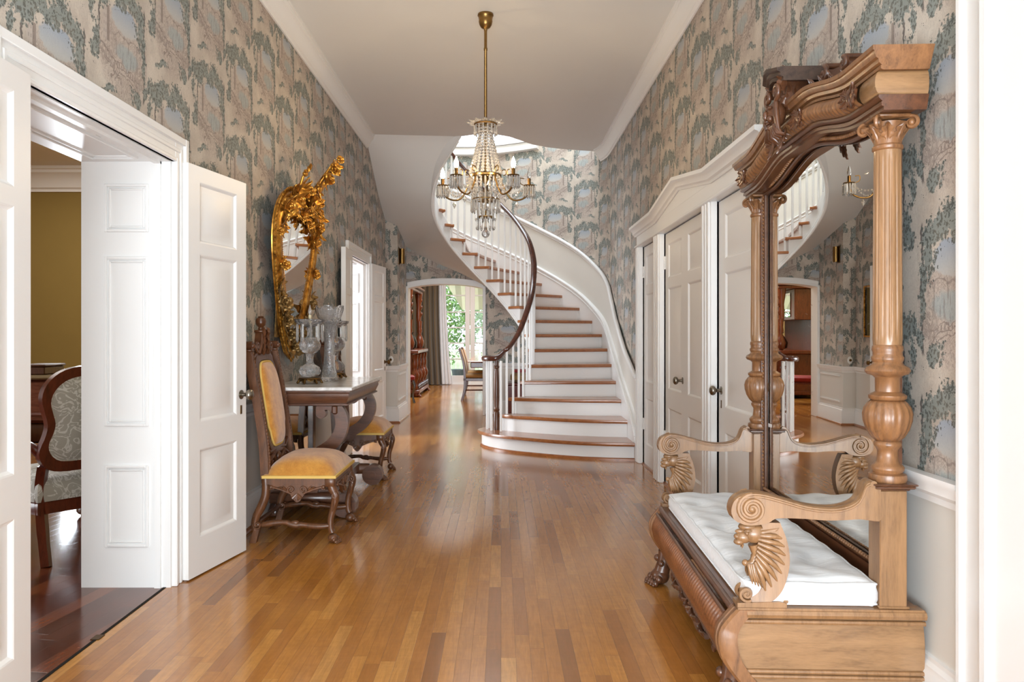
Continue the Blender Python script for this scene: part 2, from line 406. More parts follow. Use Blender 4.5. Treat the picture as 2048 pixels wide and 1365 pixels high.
M_MARBLE = t.set(col=t.ramp(n, [(.35, srgb(214, 212, 208)), (.6, srgb(246, 245, 243))]), rough=.15, coat=.15)
t = NT('silvered_mirror'); n = t.noise(t.V('MULTIPLY', t.obj(), (1, 5, 16)), 3, 4, .7, 1.0)[0]
M_MIRROR = t.set(col=(.90, .885, .84, 1), metal=1.0, rough=t.M('MULTIPLY', t.step(n, .58, .8), .12))
t = NT('cut_crystal'); M_CRYSTAL = t.set(col=(1, .975, .94, 1), rough=.03, trans=.80, ior=1.5, spec=.9)
t = NT('cut_glass_pattern'); v = t.new('ShaderNodeTexVoronoi'); t.put(v.inputs['Vector'], t.obj()); v.inputs['Scale'].default_value = 46; t.bump(v.outputs['Distance'], .45, .008)
M_CUT = t.set(col=(.97, .97, .985, 1), rough=.05, trans=.88, ior=1.3, spec=.8)
t = NT('lit_bulb'); M_LIT = t.set(col=(1, .8, .5, 1), emc=(1, .74, .44, 1), em=280.0)
M_CANDLE = paint('ivory_candle', (232, 218, 180), .5)
def pane():
    m = bpy.data.materials.new('window_glass'); m.use_nodes = True; n = m.node_tree.nodes; l = m.node_tree.links; n.clear()
    o = n.new('ShaderNodeOutputMaterial'); mx = n.new('ShaderNodeMixShader'); tr = n.new('ShaderNodeBsdfTransparent'); gl = n.new('ShaderNodeBsdfGlossy'); fr = n.new('ShaderNodeFresnel')
    gl.inputs['Roughness'].default_value = .02; fr.inputs[0].default_value = 1.45
    l.new(fr.outputs[0], mx.inputs[0]); l.new(tr.outputs[0], mx.inputs[1]); l.new(gl.outputs[0], mx.inputs[2]); l.new(mx.outputs[0], o.inputs[0]); return m
M_PANE = pane()
def cloth(name, a, b, sc_=(30, 30, 1)):
    t = NT(name); n = t.noise(t.V('MULTIPLY', t.obj(), sc_), 1, 3)[0]
    return t.set(col=t.mix(n, (*srgb(*a), 1), (*srgb(*b), 1)), rough=.6, sheen=.3, spec=.3)
M_TAUPE = cloth('taupe_silk', (84, 70, 50), (132, 112, 82)); M_SHEER = cloth('white_sheer', (226, 226, 226), (244, 244, 244))
M_LEAFY = None
t = NT('leaves'); n = t.noise(t.obj(), 6, 4)[0]
M_LEAFY = t.set(col=t.ramp(n, [(.3, srgb(60, 96, 50)), (.7, srgb(150, 184, 110))]), rough=.6)
# ------------------------------------------------------------ room shell
XL, XR, ZC = -1.62, 1.36, 3.63
def cells(mb, fn, us, vs, holes):
    us = sorted(set(us+[h[i] for h in holes for i in (0, 1) if us[0] < h[i] < us[1]])); vs = sorted(set(vs+[h[i] for h in holes for i in (2, 3) if vs[0] < h[i] < vs[1]]))
    for a0, a1 in zip(us, us[1:]):
        for b0, b1 in zip(vs, vs[1:]):
            cu, cv = (a0+a1)/2, (b0+b1)/2
            if any(h[0] < cu < h[1] and h[2] < cv < h[3] for h in holes): continue
            fn(mb, a0, a1, b0, b1)
    return mb
def wall_x(x0, x1, y0, y1, z0, z1, holes=()):
    return cells(MB(), lambda m, a0, a1, b0, b1: m.box(x0, x1, a0, a1, b0, b1), [y0, y1], [z0, z1], list(holes))
def wall_y(y0, y1, x0, x1, z0, z1, holes=()):
    return cells(MB(), lambda m, a0, a1, b0, b1: m.box(a0, a1, y0, y1, b0, b1), [x0, x1], [z0, z1], list(holes))
uv_y = lambda co, n: (co.y if abs(n.x) > .5 else co.x, co.z)

struct(MB().box(-1.645, XR+.1, -3, 19.4, -.1, 0), 'floor', M_FLOOR)
struct(MB().box(-7.6, -1.645, -.2, 11.4, -.1, 0), 'floor', M_PFLOOR)
struct(MB().box(-2.5, -1.645, 12.2, 19.4, -.1, 0).box(XR+.1, 4.2, 12.2, 19.4, -.1, 0), 'floor', M_FLOOR)
struct(MB().box(-1.652, -1.638, 2.2, 3.82, 0, .002), 'trim_1', M_DARKV)   # dark joint at the threshold
# left wall with two doorways (main 2.64-3.82, middle 8.25-9.43)
HL = [(2.57, 3.82, 0, 2.09), (8.25, 9.43, 0, 2.09)]
struct(wall_x(XL-.02, XL, -3, 10.92, .76, ZC, HL), 'wall_left', M_PAPER, uv_y, 0)
struct(wall_x(XL-.02, XL+.001, -3, 10.92, 0, .76, HL), 'wall_left', M_WAINS, None, 0)
struct(wall_x(-2.05, -2.03, -.2, 11.4, 0, ZC, HL), 'wall_parlour_right', M_KHAKI, None, 0)
# right wall: doorways 7.475-6.77 / 6.5-5.15 / 4.91-4.1
HR = [(6.77, 7.475, 0, 2.08), (5.15, 6.5, 0, 2.08), (4.1, 4.91, 0, 2.08)]
struct(wall_x(XR, XR+.02, -3, 9.3, .76, ZC, HR), 'wall_right', M_PAPER, uv_y, 0)
struct(wall_x(XR-.001, XR+.02, -3, 9.3, 0, .76, HR), 'wall_right', M_WAINS, None, 0)
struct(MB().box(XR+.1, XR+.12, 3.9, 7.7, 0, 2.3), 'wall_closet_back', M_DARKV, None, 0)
struct(MB().box(-1.7, 1.5, -3.05, -3, 0, ZC), 'wall_front', M_WHITE, None, 0)
# ceiling with the stairwell edge
EDGE = [(-1.66, 9.31), (-.59, 9.46), (-.45, 9.40), (-.32, 9.33), (-.19, 9.30), (-.05, 9.33), (.1, 9.43), (.25, 9.62), (.397, 9.82), (.6, 9.97), (.8, 10.06), (1.05, 10.14), (1.26, 10.19), (1.4, 10.2)]
m = MB()
m.grid([[(x, -3.05, ZC) for x, y in EDGE], [(x, y, ZC) for x, y in EDGE], [(x, y, ZC+.25) for x, y in EDGE], [(x, -3.05, ZC+.25) for x, y in EDGE]])
struct(m, 'ceiling', M_CEIL)
# crowns
CROWN = [(0, -.15), (.012, -.15), (.014, -.135), (.03, -.125), (.045, -.085), (.07, -.05), (.088, -.04), (.09, -.022), (.105, -.018), (.105, 0), (0, 0)]
struct(MB().sweep(CROWN, [(XL, -3, ZC), (XL, 9.4, ZC)]), 'crown_left', M_WHITE)
# baseboards, chair rails
BASE = [(0, 0), (.028, 0), (.028, .175), (.022, .185), (.022, .2), (.012, .212), (.012, .226), (0, .23)]
RAILP = [(0, .715), (.012, .715), (.014, .735), (.03, .75), (.034, .775), (.04, .785), (.04, .80), (0, .80)]
SHOE = [(0, 0), (.045, 0), (.043, .012), (.036, .02), (.028, .024), (0, .024)]
PATHS = {'left': [[(XL, 3.96, 0), (XL, 8.12, 0)], [(XL, 9.56, 0), (XL, 10.92, 0), (-1.45, 10.92, 0), (-1.45, 11.93, 0)], [(XL, -3, 0), (XL, 2.43, 0)]],
         'right': [[(XR, 3.94, 0), (XR, 2.27, 0)], [(XR, 1.8, 0), (XR, -3, 0)]], 'back': [[(-.235, 11.93, 0), (1.4, 11.93, 0)]]}
for nm, ps in PATHS.items():
    a, b, c = MB(), MB(), MB()
    for p in ps: a.sweep(BASE, p); b.sweep(RAILP, p); c.sweep(SHOE, p)
    struct(a, 'baseboard_'+nm, M_WHITE); struct(b, 'chair_rail_'+nm, M_WHITE); struct(c, 'shoe_moulding_'+nm, M_TREAD)
# picture-frame mouldings of the panelled wainscot near the arch
m = MB()
for (y0, y1) in ((11.05, 11.85),):
    m.sweep([(0, 0), (.014, 0), (.014, .02), (0, .02)], [(-1.45, y0, .3), (-1.45, y1, .3)]).sweep([(0, 0), (.014, 0), (.014, .02), (0, .02)], [(-1.45, y0, .66), (-1.45, y1, .66)])
struct(m, 'trim_2', M_WHITE)

def casing(name, xs, y0, y1, zt, wd=.13, sgn=1, fluted=False, sides=(1, 1), head=True):
    # architrave on a wall whose face is at xs, pointing sgn
    prof = [(0, wd, .022), (wd-.035, wd, .036), (0, .018, .03), (.05, .07, .028)]
    m = MB()
    for (a, b, d) in prof:
        b += d*.05; x0, x1 = sorted((xs, xs+sgn*d))
        if sides[1]: m.bbox(x0, x1, y1+a+d*.02, y1+b, 0, zt+b, .003)
        if sides[0]: m.bbox(x0, x1, y0-b, y0-a-d*.02, 0, zt+b, .003)
        xh = sorted((xs, xs+sgn*(d-.0015)))
        if head: m.bbox(xh[0], xh[1], y0-b+.001, y1+b-.001, zt+a, zt+b-.001, .003)
    return struct(m, name, M_WHITE)
casing('casing_parlour_doorway', XL, 2.57, 3.83, 2.09)
casing('casing_middle_doorway', XL, 8.25, 9.43, 2.09)
def jambs(name, y0, y1, x0, x1, zt):
    y0 += .005; y1 -= .005; zt -= .005; x0 -= .003; x1 += .004
    m = MB(); m.box(x0, x1, y1, y1+.02, 0, zt+.02).box(x0, x1, y0-.02, y0, 0, zt+.02).box(x0+.001, x1-.001, y0-.02, y1+.02, zt, zt+.019)
    # raised panel mouldings on the far jamb and the head
    def fr(lo, hi, ax, w_, d):
        # flat picture-frame moulding; lo/hi corners in the (a, b) plane, ax = 'y' on the jamb face, 'z' on the head
        (a0, b0), (a1, b1) = lo, hi
        for q, (p0, p1, r0, r1) in enumerate(((a0, a0+w_, b0, b1), (a1-w_, a1, b0, b1), (a0+w_, a1-w_, b0, b0+w_), (a0+w_, a1-w_, b1-w_, b1))):
            if ax == 'y': m.bbox(p0, p1, y1-d, y1+.004, r0, r1, .003)
            else: m.bbox(p0, p1, r0, r1, zt-d, zt+.004, .003)
    for (z0, z1) in ((1.74, 1.975), (.79, 1.62), (.2, .6)):
        fr((x0+.115, z0), (x1-.105, z1), 'y', .014, .012); fr((x0+.135, z0+.02), (x1-.125, z1-.02), 'y', .010, .007)
    fr((x0+.1, y0+.1), (x1-.11, y1-.1), 'z', .016, .014); fr((x0+.122, y0+.122), (x1-.132, y1-.122), 'z', .012, .008)
    # door stop
    m.box(x1-.075, x1-.045, y1-.012, y1, 0, zt).box(x1-.075, x1-.045, y0, y0+.012, 0, zt).box(x1-.075, x1-.045, y0, y1, zt-.012, zt)
    return struct(m, name, M_WHITE, smooth=30)
jambs('jamb_parlour_doorway', 2.57, 3.82, -2.05, -1.62, 2.09)
jambs('jamb_middle_doorway', 8.25, 9.43, -2.05, -1.62, 2.09)
struct(MB().box(-1.715, -1.695, 3.3, 3.34, 2.084, 2.0905), 'trim_3', M_BRASSD)  # strike plate in the head
struct(MB().box(-1.665, -1.63, 3.16, 3.21, 0, .003), 'trim_4', M_BRASSD)       # floor bolt socket

PAN = [(.2, .65), (.79, 1.65), (1.71, 2.02)]
def door(name, hinge, deg, wdt, hgt=2.1, th=.045, z0=.008, pan=PAN, knob=None, mat=None, knobmat=None, st=.1, plate=True, hside=1):
    # leaf from the hinge along local +x; local y is the thickness
    m = MB(); h = th/2
    m.box(0, st, -h, h, z0, hgt).box(wdt-st, wdt, -h, h, z0, hgt)
    zs = [z0]+[v for p in pan for v in p]+[hgt]
    for k in range(0, len(zs), 2): m.box(st, wdt-st, -h, h, zs[k], zs[k+1])
    for a, b in pan:
        for s in (-1, 1):
            def rect(i, d): return [(st+i, s*d, a+i), (wdt-st-i, s*d, a+i), (wdt-st-i, s*d, b-i), (st+i, s*d, b-i)]
            m.rings([rect(0, h), rect(.006, h-.002), rect(.016, h-.012), rect(.045, h-.012), rect(.065, h-.006)], False, True)
    o = m.build(name, mat or M_WHITE2, None, 25); o['kind'] = 'structure'
    o.location = (hinge[0], hinge[1], 0); o.rotation_euler = (0, 0, R(deg))
    for z in (.33, 1.78):
        hm = MB()
        for k in range(5): hm.lathe([(.009, k*.022), (.009, k*.022+.02)], (0, hside*(h+.006), z), 8)
        hm.box(-.03, .03, hside*h-.002, hside*h+.003, z, z+.11)
        hm.build('hinge', mat or M_WHITE2, o)
    if knob:
        for s in (-1, 1):
            k = MB(); Mx = Matrix.Translation((wdt-.055, s*h, knob)) @ Matrix.Rotation(-s*PI/2, 4, 'X')
            q = MB().lathe([(.026, 0), (.026, .004), (.011, .008), (.010, .03), (.014, .034), (.026, .042), (.031, .053), (.028, .064), (.015, .072), (0, .073)], (0, 0, 0), 18)
            k.merge(q, Mx); k.build('knob', knobmat or M_NICKEL, o, 50)
            if plate:
                MB().lathe([(.009, 0), (.007, .004), (0, .004)], (0, 0, 0), 10)
                e = MB().bbox(wdt-.064, wdt-.046, s*h-.003, s*h+.003, knob-.11, knob-.06, .004); e.build('keyhole_plate', M_BRASSD, o)
    return o
# parlour doorway: far leaf folded back into the hall, near leaf beside the camera
far = door('door_1', (-1.585, 3.905), 78.8, .56, knob=.90, hside=1)
near = door('door_1', (-1.585, 2.59), -86, .56, knob=.90, hside=-1)
far2 = door('door_2', (-1.585, 9.47), 82.5, .60, knob=.885, knobmat=M_BRASSD, hside=1)
near2 = door('door_2', (-1.585, 8.21), -86, .56, hside=-1)
MB().bbox(.545, .563, -.014, .014, .86, .92, .003).build('latch_plate', M_NICKEL, near2)
# leaf catch plate seen on the middle doorway
# closet wall on the right
m = MB()
for y0, y1 in ((7.475, 7.63), (6.50, 6.77), (4.91, 5.15), (3.95, 4.10)):
    m.bbox(XR-.04, XR+.06, y0, y1, 0, 2.079, .004)
    n = 3 if y1-y0 > .2 else 2
    for k in range(n):
        a = lerp(y0+.02, y1-.02, (k+.0)/n); b = lerp(y0+.02, y1-.02, (k+.62)/n)
        m.bbox(XR-.052, XR-.03, a, b, 0, 2.08, .006)
m.bbox(XR-.034, XR+.055, 3.952, 7.628, 2.08, 2.24, .003)
m.bbox(XR-.056, XR+.02, 3.93, 7.65, 2.078, 2.10, .006)
struct(m, 'casing_closets', M_WHITE)
# entablature cornice with a shallow pediment over the double doors
def zc(y):
    if 4.91 < y < 6.67: return .12*(1-abs(y-5.79)/.88)
    return 0
m = MB()
ys = [7.69, 6.67, 5.79, 4.91, 3.88]
for y0, y1 in zip(ys, ys[1:]):
    m.rings([[(XR-.035, y, 2.2), (XR-.035, y, 2.22+zc(y)), (XR+.02, y, 2.22+zc(y)), (XR+.02, y, 2.2)] for y in (y0, y1)])
CORN = [(0, 2.19), (.045, 2.19), (.05, 2.205), (.065, 2.215), (.07, 2.24), (.085, 2.255), (.1, 2.26), (.1, 2.285), (0, 2.285)]
rows = [[(XR-a, y, z+zc(y)) for a, z in CORN] for y in ys]
m.rings(rows)
struct(m, 'cornice_closets', M_WHITE)
d = door('door_3', (XR+.03, 7.47), -90, .70, 2.07, .04, pan=[(.2, .64), (.79, 1.62), (1.70, 1.98)], hside=-1)
d = door('door_4', (XR+.03, 6.495), -90, .67, 2.07, .04, pan=[(.2, .64), (.79, 1.62), (1.70, 1.98)], knob=.89, hside=-1, plate=False)
d = door('door_4', (XR+.03, 5.155), 90, .67, 2.07, .04, pan=[(.2, .64), (.79, 1.62), (1.70, 1.98)], hside=1)
d = door('door_5', (XR+.03, 4.105), 90, .80, 2.07, .04, pan=[(.2, .64), (.79, 1.62), (1.70, 1.98)], knob=.89, hside=1, st=.13)
struct(MB().box(XR-.01, XR+.08, 4.1, 4.91, 0, .012).box(XR-.01, XR+.08, 5.15, 6.5, 0, .012).box(XR-.01, XR+.08, 6.77, 7.475, 0, .012), 'trim_5', M_TREAD)
# doorway casing beside the camera on the right
m = MB(); 
m.bbox(XR-.03, XR+.05, 2.135, 2.26, 0, ZC-.02, .006).bbox(XR-.045, XR, 2.235, 2.262, 0, ZC-.02, .006).bbox(XR-.04, XR, 2.14, 2.165, 0, ZC-.02, .004)
m.bbox(XR-.06, XR+.05, 1.5, 2.13, 0, ZC-.02, .01).bbox(XR-.075, XR, 2.07, 2.10, 0, ZC-.02, .004)
m.bbox(XR-.085, XR+.02, 2.11, 2.29, 0, .022, .008).bbox(XR-.075, XR+.02, 2.12, 2.28, .022, .04, .006)
struct(m, 'casing_right_doorway', M_WHITE)

# parlour
struct(wall_y(11.3, 11.32, -7.6, -2.03, 0, ZC), 'wall_parlour_back', M_KHAKI, None, 0)
struct(wall_x(-7.6, -7.58, -.2, 11.4, 0, ZC), 'wall_parlour_left', M_KHAKI, None, 0)
struct(wall_y(-.2, -.18, -7.6, -2.03, 0, ZC), 'wall_parlour_front', M_KHAKI, None, 0)
struct(MB().box(-7.6, -2.03, -.2, 11.4, ZC, ZC+.02), 'ceiling_parlour', M_CEIL, None, 0)
PC = [(a*2.6, b*2.2) for a, b in CROWN]
struct(MB().sweep(PC, [(-7.58, 11.3, ZC), (-2.05, 11.3, ZC)]).sweep(PC, [(-7.58, -.2, ZC), (-7.58, 11.3, ZC)]).sweep(PC, [(-2.05, 11.3, ZC), (-2.05, -.2, ZC)]), 'crown_parlour', M_WHITE)
struct(MB().sweep(BASE, [(-7.58, 11.3, 0), (-2.05, 11.3, 0)]), 'baseboard_parlour', M_WHITE)

# jog and arch wall
struct(MB().box(-1.66, -1.45, 10.92, 12.2, .76, 3.1), 'wall_back_left', M_PAPER, uv_y, 0)
struct(MB().box(-1.66, -1.451, 10.921, 12.2, 0, .76), 'wall_back_left', M_WAINS, None, 0)
AX0, AX1 = -1.43, -.268
def az(x): 
    u = (x-(AX0+AX1)/2)/((AX1-AX0)/2); return 1.955+.065*(1-abs(u)**2.2)
YB0, YB1 = 11.93, 12.2
m = MB()
xs = [lerp(AX0, AX1, i/24) for i in range(25)]
m.grid([[(x, YB0, az(x)) for x in xs], [(x, YB0, 3.1) for x in xs]])
m.box(-1.47, AX0, YB0, YB1, .76, 3.1).box(AX1, 2.2, YB0, YB1, .76, 3.1)
struct(m, 'wall_back', M_PAPER, lambda co, n: (co.x+.19, co.z+.16), 0)
m = MB().box(AX1, 2.2, YB0-.001, YB1, 0, .76)
struct(m, 'wall_back', M_WAINS, None, 0)
m = MB()
# arched white trim: face band + reveal
arc = lambda o_: [(x, az(x)+o_) for x in xs]
def band(o0, o1, y0, y1):
    a = [Vector((x, 0, az(x)+o0)) for x in xs]; 
    rows = [[(x, y0, az(x)+o0), (x, y0, az(x)+o1), (x, y1, az(x)+o1), (x, y1, az(x)+o0)] for x in xs]
    m.rings(rows)
band(-.012, .07, YB0-.02, YB1+.02); band(.045, .075, YB0-.032, YB0); band(-.012, .012, YB0-.028, YB0)
m.bbox(AX0-.075, AX0+.012, YB0-.022, YB1+.02, 0, 1.975, .004).bbox(AX1-.012, AX1+.03, YB0-.022, YB1+.02, 0, 1.975, .004)
m.bbox(AX0-.078, AX0-.05, YB0-.034, YB0, 0, 2.01, .004)
for z0, z1 in ((.2, .66), (.8, 1.6), (1.68, 1.88)):
    m.bbox(AX0-.045, AX0-.008, YB0-.03, YB0-.02, z0, z1, .004)
struct(m, 'casing_arch', M_WHITE)

# dining room
struct(wall_x(-2.5, -2.48, 12.2, 19.3, 0, 3.4), 'wall_dining_left', M_CREAM, None, 0)
struct(wall_x(4.2, 4.22, 12.2, 19.3, 0, 3.4), 'wall_dining_right', M_CREAM, None, 0)
struct(wall_y(12.18, 12.2, -2.5, -1.5, 0, 3.4), 'wall_dining_front', M_CREAM, None, 0)
struct(wall_y(12.18, 12.2, -.25, 4.2, 0, 3.4).box(-1.5, -.25, 12.18, 12.2, 2.1, 3.4), 'wall_dining_front', M_CREAM, None, 0)
struct(wall_y(19.25, 19.35, -2.5, 4.2, 0, 3.4, [(-1.62, .1, 0, 2.75)]), 'wall_dining_back', M_CREAM, None, 0)
struct(MB().box(-2.5, 4.2, 12.2, 19.35, 3.4, 3.42), 'ceiling_dining', M_CEIL, None, 0)
struct(MB().box(AX0-.2, 2.2, YB0, YB1+.02, 3.1, 3.4), 'wall_back', M_WHITE, None, 0)

# french doors
ZM = [.22, .626, 1.02, 1.406, 1.79, 2.2, 2.6]
def french(x0, x1):
    m = MB(); s = .115
    m.bbox(x0, x0+s, 19.27, 19.32, .01, 2.72, .004).bbox(x1-s, x1, 19.27, 19.32, .01, 2.72, .004)
    m.bbox(x0+s, x1-s, 19.27, 19.32, .01, .22, .004).bbox(x0+s, x1-s, 19.27, 19.32, 2.6, 2.72, .004)
    for z in ZM[1:-1]: m.bbox(x0+s, x1-s, 19.275, 19.315, z-.016, z+.016, .004)
    o = m.build('window_1', M_WHITE2, None, 30); o['kind'] = 'structure'
    MB().box(x0+s, x1-s, 19.293, 19.297, .22, 2.6).build('pane', M_PANE, o, 0)
    MB().bbox(x0+.06 if x0 < -1 else x1-.08, x0+.08 if x0 < -1 else x1-.06, 19.235, 19.27, .9, 1.05, .005).build('handle', M_BRASS, o)
french(-1.54, -.77); french(-.76, .01)
struct(MB().bbox(-1.66, -1.54, 19.22, 19.36, 0, 2.84, .01).bbox(.01, .13, 19.22, 19.36, 0, 2.84, .01).bbox(-1.66, .13, 19.22, 19.36, 2.72, 2.86, .01).box(-1.6, .1, 19.22, 19.4, 0, .012), 'casing_garden_doors', M_WHITE)
# ------------------------------------------------------------ staircase
RS = .1771
PK = {1: (-.18, 8.72, 0), 2: (.03, 8.64, 0), 3: (.145, 8.72, 0), 4: (.24, 8.87, 0), 5: (.315, 9.05, 0), 6: (.35, 9.25, 0), 7: (.36, 9.43, 0), 8: (.32, 9.6, 0), 9: (.237, 9.77, 0), 10: (.12, 9.93, 0),
      11: (-.02, 10.06, 0), 12: (-.177, 10.14, 0), 13: (-.345, 10.17, 0), 14: (-.508, 10.13, 0), 15: (-.655, 10.04, 0), 16: (-.765, 9.93, 0), 17: (-.83, 9.82, 0), 18: (-.835, 9.72, 0), 19: (-.80, 9.63, 0), 20: (-.72, 9.55, 0), 21: (-.6, 9.47, 0), 22: (-.48, 9.42, 0)}
QK = {1: (1.31, 7.65, 0), 2: (1.31, 8.05, 0), 3: (1.31, 8.46, 0), 4: (1.315, 8.88, 0), 5: (1.32, 9.28, 0), 6: (1.32, 9.65, 0), 7: (1.29, 9.98, 0), 8: (1.19, 10.26, 0), 9: (1.04, 10.48, 0), 10: (.82, 10.68, 0), 11: (.55, 10.88, 0),
      12: (.25, 11.08, 0), 13: (-.1, 11.25, 0), 14: (-.5, 11.33, 0), 15: (-.85, 11.27, 0), 16: (-1.15, 11.08, 0), 17: (-1.37, 10.80, 0), 18: (-1.5, 10.5, 0), 19: (-1.56, 10.15, 0), 20: (-1.58, 9.85, 0), 21: (-1.58, 9.6, 0), 22: (-1.58, 9.4, 0)}
P = lambda t: curve(PK, t)
Q = lambda t: curve(QK, t)
CEN = Vector((-.1, 9.5, 0))
def nrm(F, t):
    d = (F(t+.05)-F(t-.05)); n = Vector((d.y, -d.x, 0)).normalized()
    return n   # right of travel direction
# stair outer wall (wallpapered) from right wall round to the left wall
wp = [Vector((XR, 9.29, 0))]+[Q(5.6+i*.2)+nrm(Q, 5.6+i*.2)*.04 for i in range(0, 82)]
wp = [wp[0]]+[Vector((min(p.x, XR), p.y, 0)) for p in wp[1:]]
us = [9.29]
for a, b in zip(wp, wp[1:]): us.append(us[-1]+(b-a).length)
m = MB(); uvs = {}
ZT = 6.1
for i in range(len(wp)-1):
    t0 = 5.6+(i-1)*.2
    zf = lambda t_: 0 if t_ < 9 else RS*t_-(.30 if t_ < 12 else lerp(.30, -.1, min(1, (t_-12)/3)))
    spans = [(None, ZT)]
    if 11.2 <= t0 < 14.6: spans = [(None, 3.95), (5.5, ZT)]
    for z0, z1 in spans:
        za, zb = (zf(t0), zf(t0+.2)) if z0 is None else (z0, z0)
        m.add([(wp[i].x, wp[i].y, za), (wp[i+1].x, wp[i+1].y, zb), (wp[i+1].x, wp[i+1].y, z1), (wp[i].x, wp[i].y, z1)], [(0, 1, 2, 3)])
def uvc_(co, n):
    best = min(range(len(wp)), key=lambda i: (wp[i].x-co.x)**2+(wp[i].y-co.y)**2); return (us[best], co.z)
struct(m, 'wall_stair', M_PAPER, uvc_, 60)
struct(MB().box(XL-.02, XL, 9.3, 10.95, ZC, ZT).box(XR+.0, XR+.02, 6.8, 9.3, ZC+.26, ZT).box(-1.64, 1.4, 6.8, 6.82, ZC+.26, ZT), 'wall_upper', M_CREAM, None, 0)
struct(MB().box(-1.8, 1.5, 6.8, 11.6, ZT, ZT+.02), 'ceiling_upper', M_CEIL, None, 0)
# crown on the right follows the curve a little way
cpath = [(XR, -3, ZC), (XR, 9.3, ZC)]+[(min(p.x, XR), p.y, ZC) for p in wp if 9.4 < p.y < 10.15 and p.x > 1.2]
struct(MB().sweep([(-a, b) for a, b in CROWN], cpath), 'crown_right', M_WHITE)

# upper landing window
wa, wb = Q(11.15)+nrm(Q, 11.15)*.03, Q(14.7)+nrm(Q, 14.7)*.03
wpts = [Q(11.15+i*.355)+nrm(Q, 11.15+i*.355)*.035 for i in range(11)]
m = MB()
m.sweep([(-.05, -.10), (-.02, -.115), (.05, -.115), (.05, 0), (-.05, 0)], [(p.x, p.y, 3.95) for p in wpts])
m.sweep([(-.075, -.022), (.05, -.022), (.05, 0), (-.075, 0)], [(p.x, p.y, 3.975) for p in wpts])
m.sweep([(-.03, 0), (.03, 0), (.03, .06), (-.03, .06)], [(p.x, p.y, 3.975) for p in wpts])
m.sweep([(-.03, 0), (.03, 0), (.03, .1), (-.03, .1)], [(p.x, p.y, 5.42) for p in wpts])
for i in (0, 2, 4, 6, 8, 10):
    p = wpts[i]; w_ = .035 if i in (0, 10) else .014
    m.box(p.x-w_, p.x+w_, p.y-.025, p.y+.025, 3.97, 5.5)
o = m.build('window_2', M_WHITE, None, 30); o['kind'] = 'structure'
g = MB().grid([[(p.x, p.y, 4.0) for p in wpts], [(p.x, p.y, 5.45) for p in wpts]]); g.build('pane', M_PANE, o, 0)

ST = thing('staircase', 'curved staircase with oak treads, white risers and balusters and a dark mahogany handrail', 'staircase', (0, 0, 0))
# front edges of treads 1 and 2 are bowed
F = {1: [(-.22, 8.80), (-.235, 8.70), (-.205, 8.56), (-.14, 8.42), (-.02, 8.26), (.15, 8.11), (.36, 7.97), (.58, 7.84), (.80, 7.74), (1.05, 7.67), (1.31, 7.64)],
     2: [(.0, 8.70), (.02, 8.62), (.10, 8.55), (.22, 8.46), (.38, 8.37), (.6, 8.25), (.83, 8.15), (1.07, 8.08), (1.31, 8.045)],
     3: [(.12, 8.72), (.3, 8.66), (.55, 8.58), (.9, 8.50), (1.31, 8.46)]}
def front(n):
    if n in F: return [Vector((x, y, 0)) for x, y in F[n]]
    a, b = P(n), Q(n); return [a.lerp(b, i/4) for i in range(5)]
NOS = .03
for n in range(1, 18):
    fr, bk = front(n), front(n+1)
    kf = {15: .6, 16: .35}.get(n, 1 if n < 15 else .15)
    if n >= 15: bk = [a_.lerp(b_, kf) for a_, b_ in zip(fr, bk)]
    a, b = fr[0], fr[-1]
    ins = -nrm(P, n+.5) if n > 1 else Vector((-1, 0, 0))
    if n >= 17: ins = ins*-2.6
    # tread outline: front edge pushed out by the nosing, then back along next riser
    fwd = []
    for i, p in enumerate(fr):
        d = (fr[min(i+1, len(fr)-1)]-fr[max(i-1, 0)]).normalized(); fwd.append(p+Vector((d.y, -d.x, 0))*NOS)
    if n == 1:
        poly = fwd+[Vector((1.31, 8.15, 0)), Vector((.6, 8.4, 0)), Vector((.15, 8.70, 0)), Vector((.08, 8.86, 0)), Vector((-.06, 8.95, 0)), Vector((-.19, 8.92, 0))]
    else:
        pin = [P(n+s*kf)+ins*.035 for s in (1.0, .66, .33, 0)]
        poly = [fwd[0]+ins*.035]+fwd[1:]+[Vector(v)+(Vector(v)-CEN).normalized()*0 for v in reversed(bk)]+pin
        if n in (2,): poly = [fwd[0]]+fwd[1:]+list(reversed(bk))+[P(n+.9)+ins*.03, P(n+.5)+ins*.03]
    z = n*RS
    cx = sum(p.x for p in poly)/len(poly); cy_ = sum(p.y for p in poly)/len(poly)
    c = Vector((cx, cy_, 0))
    def shrink(d): return [p+(c-p).normalized()*d for p in poly]
    rows = [[(p.x, p.y, zz) for p in shrink(d)] for d, zz in ((.012, z-(.036 if n < 17 else .016)), (.0, z-(.028 if n < 17 else .014)), (0, z-.008), (.006, z))]
    MB().rings(rows).build('tread', M_TREAD, ST, 40)
    # riser
    rt = [(p.x, p.y) for p in fr]
    if n == 1: rt = [(-.05, 8.93), (-.17, 8.90)]+[(p.x+.02, p.y+.02) for p in fr]
    m = MB().grid([[(x, y, z-RS) for x, y in rt], [(x, y, z-.03) for x, y in rt]])
    m.build('riser', M_WHITE, ST, 40)
# wood shoe at the foot of the first riser
MB().sweep([(-.03, 0), (.016, 0), (.016, .016), (.008, .024), (-.03, .024)], [(x+.02, y+.01, 0) for x, y in F[1]]).build('shoe', M_TREAD, ST)
